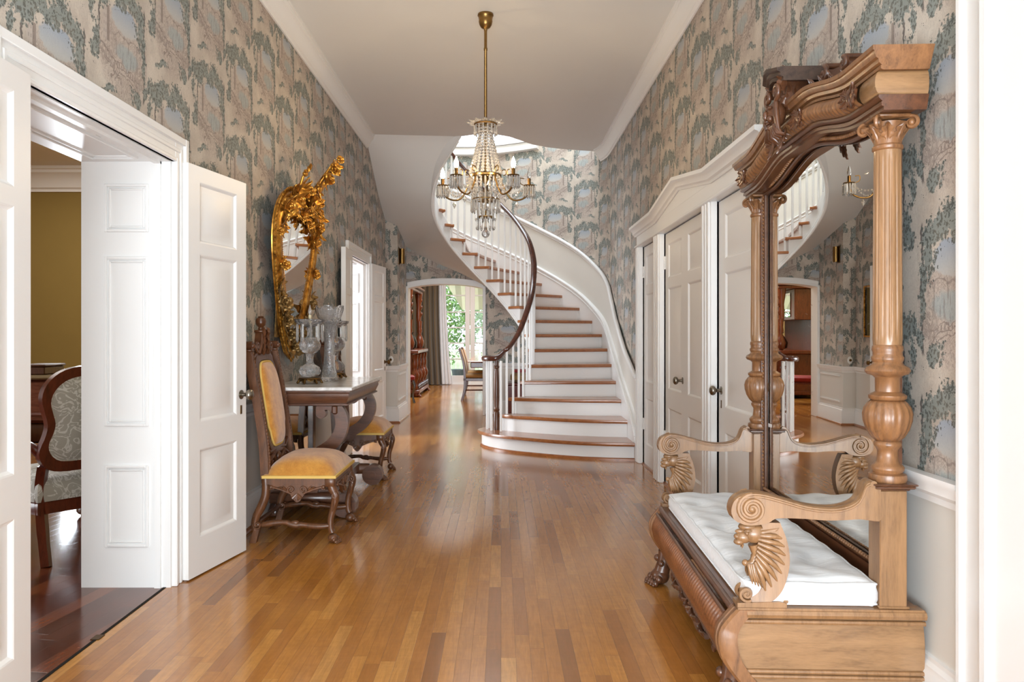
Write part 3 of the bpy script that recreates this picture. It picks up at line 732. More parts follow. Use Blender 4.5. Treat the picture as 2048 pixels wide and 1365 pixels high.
# inner open string (stepped ribbon)
def zbot(t): return max(0, RS*t-.275) if t > 4 else 0
m = MB()
for n in range(2, 22):
    for k in range(4):
        t0, t1 = n+k/4, n+(k+1)/4; a, b = P(t0), P(t1); zt = n*RS-.03; ztb = zt
        if n >= 15: zt, ztb = RS*t0-.02, RS*t1-.02
        ia, ib = -nrm(P, t0)*.0, -nrm(P, t1)*.0
        oa, ob = nrm(P, t0)*.03, nrm(P, t1)*.03
        rows = [[(q.x, q.y, z) for q, z in ((a, zbot(t0)), (a, zt), (a+oa, zt), (a+oa, zbot(t0)))], [(q.x, q.y, z) for q, z in ((b, zbot(t1)), (b, ztb), (b+ob, ztb), (b+ob, zbot(t1)))]]
        m.rings(rows)
m.build('string', M_WHITE, ST, 30)
# moulding along the lower edge of the string
tt = [4.2+i*.25 for i in range(0, 71)]
m = MB()
for off, dz, r_ in ((-.006, .012, .016), (-.004, .05, .009)):
    m.tube([P(t)-nrm(P, t)*(-off)*-1+Vector((0, 0, zbot(t)+dz)) for t in tt], r_, 8)
m.build('string_moulding', M_WHITE, ST, 60)
# soffit lofted from string foot to the walls
SB = [((-.48, 9.42, 3.63), (-1.6205, 9.31, 3.63)), ((-.6, 9.47, 3.56), (-1.6205, 9.42, 3.57)), ((-.72, 9.55, 3.40), (-1.6205, 9.6, 3.47)), ((-.80, 9.63, 3.20), (-1.6205, 9.95, 3.27)), ((-.835, 9.72, 3.0), (-1.6205, 10.3, 3.08)), ((-.83, 9.82, 2.85), (-1.6205, 10.9, 2.84)),
      ((-.80, 9.88, 2.75), (-1.455, 11.0, 2.74)), ((-.765, 9.93, 2.62), (-1.4505, 11.9305, 2.58)), ((-.71, 10.0, 2.50), (-1.3, 11.9305, 2.48)), ((-.655, 10.04, 2.42), (-1.09, 11.9305, 2.38)), ((-.508, 10.13, 2.23), (-.85, 11.9305, 2.27)), ((-.345, 10.17, 2.055), (-.59, 11.9305, 2.16)),
      ((-.177, 10.14, 1.87), (-.245, 11.9305, 1.98)), ((-.02, 10.06, 1.70), (.1, 11.9305, 1.78)), ((.12, 9.93, 1.52), (.5, 11.9, 1.56)), ((.237, 9.77, 1.33), (.9, 11.6, 1.35)), ((.32, 9.6, 1.15), (1.2, 11.2, 1.15)), ((.36, 9.43, .97), (1.38, 10.6, .95)), ((.35, 9.25, .79), (1.38, 9.9, .75)), ((.315, 9.05, .61), (1.38, 9.3, .5)), ((.24, 8.87, .43), (1.38, 8.9, .3))]
A_ = spline([s[0] for s in SB], 160); B_ = [SB[min(len(SB)-1, int(i/160*(len(SB)-1)))][1] for i in range(161)]; B_ = [Vector(SB[int(v)][1]).lerp(Vector(SB[min(len(SB)-1, int(v)+1)][1]), v-int(v)) for v in [i/160*(len(SB)-1) for i in range(161)]]
MB().grid([[a.lerp(b, j/10) for j in range(11)] for a, b in zip(A_, B_)]).build('soffit', M_CEIL, ST, 60)
# outer skirt, cap, wainscot
tq = [1+i*.2 for i in range(0, 80)]
def zcap(t):
    k = {0.6: (.80,), 1.2: (.84,), 2.7: (1.06,), 4.5: (1.43,), 6: (1.82,), 8: (2.18,), 11: (2.70,), 13: (3.06,), 22: (4.66,)}
    ks = sorted(k)
    for a, b in zip(ks, ks[1:]):
        if t <= b: return lerp(k[a][0], k[b][0], max(0, (t-a))/(b-a))
    return 4.66
m = MB()
def wofs(t, d): 
    p = Q(t)+nrm(Q, t)*(.04-d); return Vector((min(p.x, XR-d), p.y, 0))
m.grid([[wofs(t, .012)+Vector((0, 0, max(0, RS*t-(.2 if t < 10 else (.17 if t < 13 else .02))))) for t in tq], [wofs(t, .012)+Vector((0, 0, zcap(t))) for t in tq]])
m.build('wall_panel', M_STAIRWALL, ST, 60)
m = MB()
m.tube([wofs(t, .03)+Vector((0, 0, zcap(t))) for t in tq], .024, 8, sq=(1.0, 1)); m.tube([wofs(t, .018)+Vector((0, 0, zcap(t)-.04)) for t in tq], .012, 6)
m.build('cap_moulding', M_WHITE, ST, 60)
m = MB()
tq2 = [.72+i*.2 for i in range(0, 78)]
def zs(t): return RS*t+.20 if t > 1.4 else lerp(.24, RS*1.4+.20, max(0, (t-.72)/.68))
zb_ = lambda t: max(0, RS*t-(.2 if t < 10 else (.17 if t < 13 else .02)))
def qs(t, d):
    if t < 1: return Vector((XR-d, QK[1][1]+(t-1)*.1, 0))
    return wofs(t, d)
m.rings([[qs(t, .05)+Vector((0, 0, zb_(t))), qs(t, .05)+Vector((0, 0, zs(t))), qs(t, .01)+Vector((0, 0, zs(t)+.02)), qs(t, .01)+Vector((0, 0, zb_(t)))] for t in tq2])
m.tube([qs(t, .052)+Vector((0, 0, zs(t))) for t in tq2], .012, 6); m.tube([qs(t, .052)+Vector((0, 0, zs(t)-.05)) for t in tq2], .006, 6)
m.build('skirt_board', M_WHITE, ST, 50)
# handrail
def rin(t, d=.035): return P(t)+nrm(P, t)*d*min(1, max(0, (t-2)/1.2))
RZ = {1.0: (.955,), 1.5: (.965,), 2: (1.03,), 3: (1.19,), 4: (1.42,), 5: (1.66,), 6: (1.87,), 7: (2.11,), 8: (2.35,), 9: (2.54,), 10: (2.73,), 11: (2.90,), 12: (3.075,), 22: (4.85,)}
RZ.pop(22); RZ[13] = (3.252,); RZ[14] = (3.429,)
def rz(t): return curve({k: (v[0], 0, 0) for k, v in RZ.items()}, t).x if t < 12.5 else 3.075+(t-12)*RS
path = [Vector((-.13, 8.86, .955)), Vector((-.17, 8.80, .955)), Vector((-.185, 8.72, .955)), Vector((-.165, 8.63, .955)), Vector((-.11, 8.58, .957)), Vector((-.04, 8.565, .968))]
path += [rin(2+i*.25)+Vector((0, 0, rz(2+i*.25))) for i in range(0, 73)]
HR_ = [(-.031, .0), (-.035, .018), (-.028, .036), (-.012, .045), (.012, .045), (.028, .036), (.035, .018), (.031, 0), (.022, -.012), (-.022, -.012)]
path = spline(path, 260)
MB().sweep(HR_, path).build('handrail', M_RAIL, ST, 50)
# balusters
def baluster(x, y, z0, z1, w_=.013):
    MB().bbox(x-w_, x+w_, y-w_, y+w_, z0, z1, .003).build('baluster', M_WHITE, ST, 0)
for x, y in ((-.155, 8.70), (-.105, 8.60), (-.13, 8.82), (.0, 8.50)):
    baluster(x, y, RS, .95)
for n in range(2, 21):
    for s in (.22, .72):
        t = n+s; p = rin(t, .04); baluster(p.x, p.y, n*RS if n < 17 else t*RS, rz(t))
# newel
NW = [(.034, 0), (.034, .19), (.030, .2), (.026, .205), (.034, .215), (.036, .225), (.028, .235), (.026, .26), (.032, .35), (.033, .45), (.030, .56), (.026, .64), (.022, .68), (.032, .69), (.033, .705), (.024, .715), (.024, .77)]
MB().lathe(NW, (-.05, 8.68, RS), 20).build('newel_post', M_CREST, ST, 40)
# ------------------------------------------------------------ carving helpers
def bez_leaf(L=1, W=.35, lobes=5, curl=.5, n=10, thick=.02):
    # acanthus leaf lying along +x, rising in +z as it curls
    m = MB(); rows = []
    for i in range(n+1):
        u = i/n; w_ = W*math.sin(PI*min(1, u*.92+.08))**.7*(1+.28*math.cos(2*PI*lobes*u)); x = L*u*(1-.15*curl*u); z = curl*L*.5*u*u
        rows.append([(x, -w_*.5, z-.04*L*.5), (x, -w_*.28, z+.06*W), (x, -w_*.08, z+.01*W), (x, 0, z+.10*W), (x, w_*.08, z+.01*W), (x, w_*.28, z+.06*W), (x, w_*.5, z-.04*L*.5), (x, w_*.3, z-thick), (x, -w_*.3, z-thick)])
    return m.rings(rows)
def rose(r=1, seed=0):
    rn = random.Random(seed); m = MB(); m.ball((0, 0, r*.34), r*.26, 8, 5)
    for ring, (cnt, rad, tilt, sz) in enumerate(((3, .20, .9, .42), (5, .42, .65, .52), (6, .66, .3, .58))):
        for k in range(cnt):
            a = 2*PI*(k+.5*ring+rn.random()*.25)/cnt; rows = []
            for i in range(5):
                v = (i-2)/2; row = []
                for j in range(5):
                    u = j/4; ww = sz*(1-.55*(u-.55)**2*4*.5)
                    x = rad*.45+u*sz*math.cos(tilt)*.9; z = .1+u*sz*math.sin(tilt)*1.1-.12*v*v+(.1*math.sin(u*PI)); y = v*ww*.62
                    row.append((x*r, y*r, z*r))
                rows.append(row)
            q = MB().grid(rows); q.merge(MB().grid([[(p[0], p[1], p[2]-.05*r) for p in rw] for rw in rows]))
            m.merge(q, Matrix.Rotation(a, 4, 'Z'))
    return m
def scroll_pts(c, r0, turns, a0, dirn=1, n=28, plane='xz', y=0, k=.12):
    pts = []
    for i in range(n+1):
        u = i/n; a = a0+dirn*2*PI*turns*u; r_ = r0*((1-u)+k*u)
        p = (c[0]+r_*math.cos(a), c[1]+r_*math.sin(a))
        pts.append((p[0], y, p[1]) if plane == 'xz' else ((y, p[0], p[1]) if plane == 'yz' else (p[0], p[1], y)))
    return pts
def place(mb, target, loc, rot=(0, 0, 0), s=1):
    from mathutils import Euler
    M = Matrix.Translation(loc) @ Euler([R(a) for a in rot]).to_matrix().to_4x4() @ (Matrix.Diagonal((*s, 1)) if isinstance(s, tuple) else Matrix.Scale(s, 4))
    return target.merge(mb, M)
def paw(m, c, r, d=(-1, 0)):
    # clawed foot: toes pointing along d
    dx, dy = d; px, py = -dy, dx
    m.ball((c[0], c[1], c[2]+r*.75), r*.85, 12, 8, (1, 1, .9))
    for k in (-1.5, -.5, .5, 1.5):
        ox, oy = c[0]+dx*r*.55+px*k*r*.42, c[1]+dy*r*.55+py*k*r*.42
        m.ball((ox, oy, c[2]+r*.62), r*.33, 8, 6, (1.05, 1.05, 1.05))
        m.ball((ox+dx*r*.36, oy+dy*r*.36, c[2]+r*.30), r*.30, 8, 6)
        m.ball((ox+dx*r*.58, oy+dy*r*.58, c[2]+r*.15), r*.15, 6, 5)
    return m

# ------------------------------------------------------------ hall tree bench
BN = thing('hall_tree', 'large carved walnut hall tree with tall mirror and bench seat by the right wall', 'hall tree', (.752, 2.475, 0), -R(2.4))
BL = 1.52
# front profile x(z)
def fx(z):
    k = {.06: (.045,), .12: (.018,), .155: (-.012,), .20: (-.042,), .255: (-.057,), .30: (-.052,), .335: (-.028,), .365: (.0,)}
    return curve({a: (b[0], 0, 0) for a, b in k.items()}, z).x
zsr = [.10+.265*i/14 for i in range(15)]
# side boards (near one seen face on)
def side_board(y0, y1, mat):
    m = MB(); o = [(fx(z)+.03, z) for z in zsr]; b = [(.575+.012*math.sin(PI*(z-.1)/.265), z) for z in reversed(zsr)]
    m.rings([[(x, y0, z) for x, z in o+b], [(x, y1, z) for x, z in o+b]]); return m.build('side_panel', mat, BN, 30)
side_board(.012, .04, M_BENCHP); side_board(BL-.04, BL-.012, M_BENCHP)
for y0, sg in ((.0, 1), (BL, -1)):
    m = MB()
    for z, r_, off in ((.352, .016, -.004), (.326, .008, .002), (.168, .007, .004), (.152, .007, .004)):
        m.tube([(fx(z)+.04, y0+sg*(.008+off*sg*0), z), (.585, y0+sg*.008, z)], r_, 8)
    m.box(-.0, .58, min(y0, y0+sg*.05), max(y0, y0+sg*.05), .357, .371)
    m.build('side_moulding', M_BENCHV, BN)
# bowed corner stiles with grooves
for y0, y1 in ((-.004, .075), (BL-.075, BL+.004)):
    m = MB(); rows = []
    for z in zsr:
        x = fx(z); rows.append([(x+.055, y0, z), (x+.006, y0, z), (x-.004, y0+.008, z), (x-.004, y0+.024, z), (x+.004, y0+.029, z), (x-.006, y0+.034, z), (x-.006, y1-.026, z), (x+.004, y1-.022, z), (x-.002, y1-.016, z), (x+.008, y1, z), (x+.06, y1, z)])
    m.rings(rows); m.build('corner_stile', M_BENCH, BN, 40)
# reeded front panel
m = MB(); rows = []; NR = 46; NS = NR*8
zz = [.148+.185*i/16 for i in range(17)]
for z in zz:
    row = []
    for j in range(NS+1):
        y = lerp(.07, BL-.07, j/NS); u = (z-.148)/.185; ph = (y/(BL-.14)*NR + .9*math.sin(u*PI-.5*PI)*1.2)
        row.append((fx(z)+.014-.012*abs(math.sin(PI*ph))**.7, y, z))
    rows.append(row)
m.grid(rows); m.build('reeded_panel', M_BENCHR, BN, 60)
m = MB()
m.tube([(.0, .05, .352), (.0, BL-.05, .352)], .017, 12).tube([(-.026, .06, .333), (-.026, BL-.06, .333)], .008, 8).box(0, .06, .03, BL-.03, .33, .371)
m.tube([(-.005, .06, .146), (-.005, BL-.06, .146)], .008, 8)
m.build('front_rail', M_BENCHD, BN, 50)
# carved apron
m = MB(); top, bot = [], []
NA = 60
for i in range(NA+1):
    u = i/NA; y = lerp(.07, BL-.07, u); s_ = abs(u-.5)*2
    zb = .095-.05*math.exp(-((u-.5)/.09)**2)-.02*math.cos(s_*PI*3)*(1-s_)+.02*(s_**3)
    top.append((.006, y, .146)); bot.append((.02, y, zb))
rows = [top, [(a[0]-.006, a[1], lerp(a[2], b[2], .5)) for a, b in zip(top, bot)], bot, [(b[0]+.02, b[1], b[2]) for b in bot], [(a[0]+.02, a[1], a[2]) for a in top]]
m.grid(rows)
for u in (.2, .35, .43, .57, .65, .8):
    y = lerp(.07, BL-.07, u); sg = 1 if u < .5 else -1
    m.tube([(p[0]-.0, p[1], p[2]) for p in scroll_pts((y, .112), .028, 1.4, 0, sg, 22, 'yz', .002)], .006, 6)
for u, a in ((.27, 1), (.39, 1), (.46, 1), (.54, -1), (.61, -1), (.73, -1)):
    place(bez_leaf(.11, .05, 4, .1), m, (.0, lerp(.07, BL-.07, u), .118), (0, 90 if 0 else 0, 90*a), (1, 1, 1))
for k in (-2, -1, 0, 1, 2): place(bez_leaf(.06, .022, 1, .3), m, (.002, BL/2, .125), (0, 90, 0 if 0 else 0)) if 0 else m.tube([(-.002, BL/2, .13), (-.006, BL/2+k*.018, .085-abs(k)*-.004)], [.005, .011], 6)
m.build('carved_apron', M_BENCHD, BN, 50)
# paws
for y, d in ((.08, (-.9, -.4)), (BL-.12, (-.9, -.4))):
    m = MB(); paw(m, (-.02, y, 0), .055, d)
    m.tube([(-.015, y, .05), (.0, y, .11), (.01, y, .16)], [.04, .034, .04], 10)
    m.ball((-.03, y+.02, .125), .018, 8, 6); m.ball((-.02, y-.035, .11), .016, 8, 6)
    m.build('paw_foot', M_BENCHD, BN, 60)
for y in (.05, BL-.05): MB().bbox(.50, .57, y-.03, y+.03, 0, .11, .006).build('back_foot', M_BENCHD, BN)
MB().box(.02, .57, .03, BL-.03, .355, .372).build('seat_board', M_BENCH, BN)
# posts
for y in (.0, BL-.10):
    m = MB(); m.bbox(.447, .532, y+.012, y+.098, .371, .745, .003).bbox(.442, .538, y+.007, y+.103, .371, .379, .002)
    m.build('post', M_BENCHV, BN, 30)
    m = MB(); yc = y+.055; xc = .4895
    for z0, z1, r_ in ((.745, .752, .050), (.752, .762, .062), (.762, .768, .068)): m.bbox(xc-r_, xc+r_, yc-r_, yc+r_, z0, z1, .003)
    m.build('post_cap', M_BENCHD, BN)
# pillars
def pillar(y):
    c = (.4895, y, 0)
    root = MB().lathe([(.055, .768), (.058, .778), (.056, .792), (.044, .797), (.049, .806), (.050, .814), (.044, .822), (.034, .830), (.031, .852), (.031, .868), (.036, .876), (.041, .884), (.041, .892), (.036, .898)], c, 32).build('pillar_base', M_BENCH, BN, 50)
    fl = lambda a, z: 1+.055*(abs(math.cos(9*a))-.5)
    MB().lathe([(.036, .898), (.050, .912), (.063, .935), (.071, .962), (.073, .985), (.068, 1.005), (.058, 1.020), (.050, 1.028)], c, 90, fl).build('pillar_urn', M_BENCH, BN, 50)
    MB().lathe([(.048, 1.028), (.056, 1.034), (.057, 1.044), (.048, 1.05), (.037, 1.056), (.037, 1.10), (.045, 1.107), (.062, 1.113), (.068, 1.123), (.063, 1.134), (.048, 1.142), (.044, 1.150), (.048, 1.158), (.049, 1.166), (.044, 1.172), (.044, 1.182), (.047, 1.19), (.046, 1.20), (.042, 1.206)], c, 36).build('pillar_collar', M_BENCH, BN, 50)
    ff = lambda a, z: 1-.075*max(0, math.cos(14*a))**.6 if 1.235 < z < 1.80 else 1
    MB().lathe([(.0425, 1.206), (.044, 1.225), (.044, 1.24), (.0435, 1.4), (.0425, 1.6), (.041, 1.79), (.041, 1.815), (.041, 1.83)], c, 112, ff).build('pillar_shaft', M_BENCHV, BN, 40)
    m = MB().lathe([(.041, 1.828), (.046, 1.833), (.046, 1.843), (.040, 1.848), (.042, 1.87), (.050, 1.90), (.056, 1.915)], c, 28)
    for k in range(8): place(bez_leaf(.07, .036, 3, .5), m, (c[0]+.036*math.cos(k*PI/4+.39), c[1]+.036*math.sin(k*PI/4+.39), 1.852), (0, -72, math.degrees(k*PI/4+.39)), (1, 1, -1))
    for sx in (-1, 1):
        for sy in (-1, 1):
            cc = (c[0]+sx*.052, c[1]+sy*.052); dx, dy = sx*.707, sy*.707; pts = []
            for i in range(26):
                u = i/25; a = PI*.5-u*2*PI*1.35; r_ = .021*(1-.85*u); pts.append((cc[0]+dx*r_*math.cos(a), cc[1]+dy*r_*math.cos(a), 1.908+r_*math.sin(a)))
            m.tube([(c[0]+sx*.02, c[1]+sy*.02, 1.932)]+pts, .0065, 6)
            m.ball((cc[0], cc[1], 1.908), .012, 8, 6)
    m.bbox(c[0]-.055, c[0]+.055, c[1]-.055, c[1]+.055, 1.926, 1.938, .004)
    m.build('pillar_capital', M_BENCH, BN, 50)
pillar(.055); pillar(BL-.045)
# mirror, backboard, frame
def mz(y):
    u = (y-.79)/.52; 
    return 1.923+.078*(.5+.5*math.cos(PI*u)) if abs(u) < 1 else 1.923
YS = [lerp(.10, 1.42, i/44) for i in range(45)]
m = MB(); XM = .512
m.grid([[(XM, y, .465) for y in YS], [(XM, y, mz(y)+.0) for y in YS]]); m.build('mirror_glass', M_MIRROR, BN, 0)
m = MB(); g = .035   # bevelled border, very slightly tilted
m.grid([[(XM-.0015, y, mz(y)-.03) for y in YS], [(XM-.0028, y, mz(y)) for y in YS]])

m = MB(); m.box(XM+.006, .536, .055, BL-.055, .371, 1.95); m.build('back_board', M_BENCHD, BN)
m = MB()
ring = [(XM-.012, .135, .472), (XM-.012, 1.395, .472)]
m.box(XM-.022, XM+.01, .10, 1.43, .371, .458)
tpath = [(XM-.015, y, mz(y)+.012) for y in YS]
m.tube([(XM-.012, .10, .47), (XM-.012, 1.43, .47)], .010, 8).tube([(XM-.012, 1.405, .46), (XM-.012, 1.405, 1.93)], .010, 8).tube([(XM-.012, .118, .46), (XM-.012, .118, 1.93)], .010, 8).tube(tpath, .010, 8)
m.box(XM-.02, XM+.01, 1.41, 1.45, .40, 1.95).box(XM-.02, XM+.01, .07, .112, .40, 1.95)
m.tube([(XM-.02, 1.436, .40), (XM-.02, 1.436, 1.95)], .012, 8)
m.grid([[(XM-.01, y, mz(y)+.02) for y in YS], [(XM-.035, y, mz(y)+.055) for y in YS], [(XM-.05, y, mz(y)+.10) for y in YS]])
m.build('mirror_frame', M_BENCHD, BN, 40)
m = MB()
def bead(p): m.ball(p, .0085, 6, 4)
for i in range(66): bead((XM-.020, lerp(.13, 1.40, i/65), .478))
for i in range(78): bead((XM-.020, 1.418, lerp(.49, 1.92, i/77)))
for i in range(70):
    y = lerp(.12, 1.40, i/69); bead((XM-.030, y, mz(y)+.028))
m.build('bead_border', M_BENCH, BN, 50)
# entablature
def ez(y):
    v = min(1, max(0, 1.35*(1-abs(y-.76)/.62))); return .070*v*v*(3-2*v)
YE = [-.045+i*(BL+.09)/60 for i in range(61)]
def layer(prof, name, mat, extra=0):
    # prof (x, z) front profile; runs along y following the serpentine
    yy = [min(max(y, -.045+extra), BL+.045-extra) for y in YE]
    sp = lambda y, x: y+(-1 if y < .7 else 1)*max(0, .437-x)*.75*(1 if y in (yy[0], yy[-1]) else 0)
    rows = [[(x, sp(y, x), z+ez(y)) for x, z in prof]+[(.57, sp(y, prof[-1][0]), prof[-1][1]+ez(y)), (.57, sp(y, prof[0][0]), prof[0][1]+ez(y))] for y in yy]
    m = MB(); m.rings(rows); return m.build(name, mat, BN, 40)
layer([(.440, 1.938), (.440, 1.949), (.430, 1.951), (.430, 1.963), (.436, 1.965), (.424, 1.970), (.417, 1.974), (.417, 1.982)], 'architrave', M_BENCHD, .012)
layer([(.43, 1.982), (.43, 2.06)], 'frieze_core', M_BENCHP, .014)
layer([(.430, 2.058), (.419, 2.059), (.419, 2.069), (.425, 2.071), (.411, 2.076), (.409, 2.087), (.398, 2.089), (.392, 2.101), (.391, 2.107), (.385, 2.109), (.385, 2.123)], 'cornice', M_BENCH, .0)
# lozenge shaped pulvinated frieze with reeds, plain pale end blocks
m = MB(); rows = []; NF = 360
for i in range(9):
    a = PI*i/8-PI/2; row = []
    for j in range(NF+1):
        y = lerp(.07, BL-.07, j/NF); rr = 1+.0
        b_ = .022+.016*math.cos(a); reed = .009*abs(math.sin(PI*(j/NF*44+.25*math.sin(a))))
        row.append((.43-(b_+reed)*math.cos(a)*1.0, y, 2.02+.038*math.sin(a)+ez(y)))
    rows.append(row)
m.grid(rows); m.build('reeded_frieze', M_BENCH, BN, 60)
for y0, y1 in ((-.036, .07), (BL-.07, BL+.036)):
    m = MB(); rows = []
    for i in range(9):
        a = PI*i/8-PI/2; b_ = .024*math.cos(a)
        rows.append([(.43-b_, y0-(b_*.5 if y0 < 0 else 0), 2.02+.039*math.sin(a)), (.43-b_, y1+(b_*.5 if y0 > 0 else 0), 2.02+.039*math.sin(a)), (.57, y1+(b_*.5 if y0 > 0 else 0), 2.02+.039*math.sin(a)), (.57, y0-(b_*.5 if y0 < 0 else 0), 2.02+.039*math.sin(a))])
    m.rings(rows); m.build('frieze_block', M_BENCHP, BN, 50)
LM = lambda sy: Matrix(((0, 0, -1, 0), (sy, 0, 0, 0), (0, 1, 0, 0), (0, 0, 0, 1)))
def wall_leaf(m, x, y, z, L, W, ang, curl=.35): # leaf lying on a face that looks towards -x
    m.merge(bez_leaf(L, W, 4, curl, 12, .006), Matrix.Translation((x, y, z)) @ Matrix.Rotation(R(ang), 4, 'X') @ LM(1))
for yc, sg in ((.115, -1), (.60, 1), (.95, -1), (BL-.115, 1)):
    m = MB().ball((.40, yc, 2.02+ez(yc)), .03, 10, 8, (.6, .7, 1.2)); base = 0 if sg > 0 else 180
    for q_, (da, L) in enumerate(((0, .10), (28, .075), (-28, .075), (180, .06), (150, .05), (210, .05))): wall_leaf(m, .392-.001*q_, yc, 2.02+ez(yc), L, .042, base+da)
    m.build('acanthus_clasp', M_BENCHD, BN, 60)
# crest: carved mask keystone under a moulded cap
YC = .79
m = MB(); prof = [(.0, 2.285), (.0, 2.30), (-.012, 2.305), (-.012, 2.318), (-.026, 2.325), (-.026, 2.338), (.0, 2.342)]
rows = []
for y, s_ in ((YC-.10, 1), (YC-.05, .4), (YC-.02, 0), (YC+.02, 0), (YC+.05, .4), (YC+.10, 1)):
    rows.append([(.34+x-.0+s_*.02, y, z-s_*.018) for x, z in prof]+[(.56, y, 2.342-s_*.018), (.56, y, 2.285-s_*.018)])
m.rings(rows); m.build('crest_cap', M_BENCHX, BN, 30)
m = MB()
m.rings([[(.37, YC-.045, 2.29), (.37, YC+.045, 2.29), (.50, YC+.04, 2.29), (.50, YC-.04, 2.29)], [(.39, YC-.035, 2.17), (.39, YC+.035, 2.17), (.50, YC+.03, 2.17), (.50, YC-.03, 2.17)]])
for sg in (-1, 1):
    for xx in (.40, .44, .48): place(bez_leaf(.13, .05, 4, .3), m, (xx, YC+sg*.036, 2.16), (0, -88, sg*90))
# face of the mask: head, brow, nose, cheeks, mouth and chin
m.ball((.362, YC, 2.155), .048, 16, 12, (.8, .85, 1.15)); m.ball((.318, YC, 2.150), .011, 8, 6, (1.1, .8, 1.9)); m.ball((.330, YC-.022, 2.132), .014, 8, 6); m.ball((.330, YC+.022, 2.132), .014, 8, 6)
m.ball((.330, YC-.017, 2.178), .013, 8, 6, (.8, 1.3, .6)); m.ball((.330, YC+.017, 2.178), .013, 8, 6, (.8, 1.3, .6)); m.ball((.328, YC, 2.118), .009, 8, 6, (.8, 1.6, .6)); m.ball((.338, YC, 2.10), .016, 8, 6)
for k in range(-3, 4): m.tube([(.34, YC+k*.014, 2.10), (.345, YC+k*.026, 2.06), (.385, YC+k*.032, 2.022+abs(k)*.008)], [.011, .010, .004], 6)
for k in range(-3, 4): place(bez_leaf(.10, .03, 3, .6), m, (.37, YC+k*.014, 2.19), (0, -80+abs(k)*6, 180 if 0 else 90*0))
for sg in (-1, 1):
    m.tube(scroll_pts((YC+sg*.055, 2.235), .034, 1.5, -PI/2, sg, 30, 'yz', .345), .010, 8)
    m.tube([(.345, YC+sg*.05, 2.20), (.34, YC+sg*.075, 2.13), (.35, YC+sg*.065, 2.08), (.36, YC+sg*.085, 2.05)], [.010, .012, .010, .006], 8)
    for q_ in range(4): wall_leaf(m, .375-.004*q_, YC+sg*.045, 2.075-q_*.006, .085, .035, (-20-q_*20) if sg > 0 else (200+q_*20), .4)
    place(bez_leaf(.10, .05, 4, .6), m, (.36, YC+sg*.05, 2.245), (0, -60, sg*70))
m.build('carved_mask', M_BENCHD, BN, 60)
for sg in (-1, 1):
    m = MB()
    m.rings([[(.50, YC+sg*a, z), (.55, YC+sg*a, z), (.55, YC+sg*a, 2.12), (.50, YC+sg*a, 2.12)] for a, z in ((.10, 2.27), (.17, 2.285), (.24, 2.26), (.32, 2.245), (.37, 2.26), (.42, 2.225), (.5, 2.15))])
    for a, z, r_ in ((.17, 2.262, .035), (.365, 2.238, .028)):
        m.tube(scroll_pts((YC+sg*a, z), r_, 1.3, PI/2, -sg, 24, 'yz', .495), .010, 8)
        m.tube([(.50, YC+sg*a, z+r_), (.56, YC+sg*a, z+r_)], .012, 8)
    for a, z, L, an in ((.12, 2.13, .14, 80), (.17, 2.13, .13, 95), (.215, 2.12, .13, 75), (.26, 2.12, .12, 100), (.31, 2.12, .12, 80), (.355, 2.12, .10, 100), (.40, 2.11, .10, 60), (.44, 2.11, .09, 30)):
        wall_leaf(m, .478, YC+sg*a, z, L, .05, an if sg > 0 else 180-an, .5)
    m.build('crest_leaf_scroll', M_BENCHD, BN, 60)
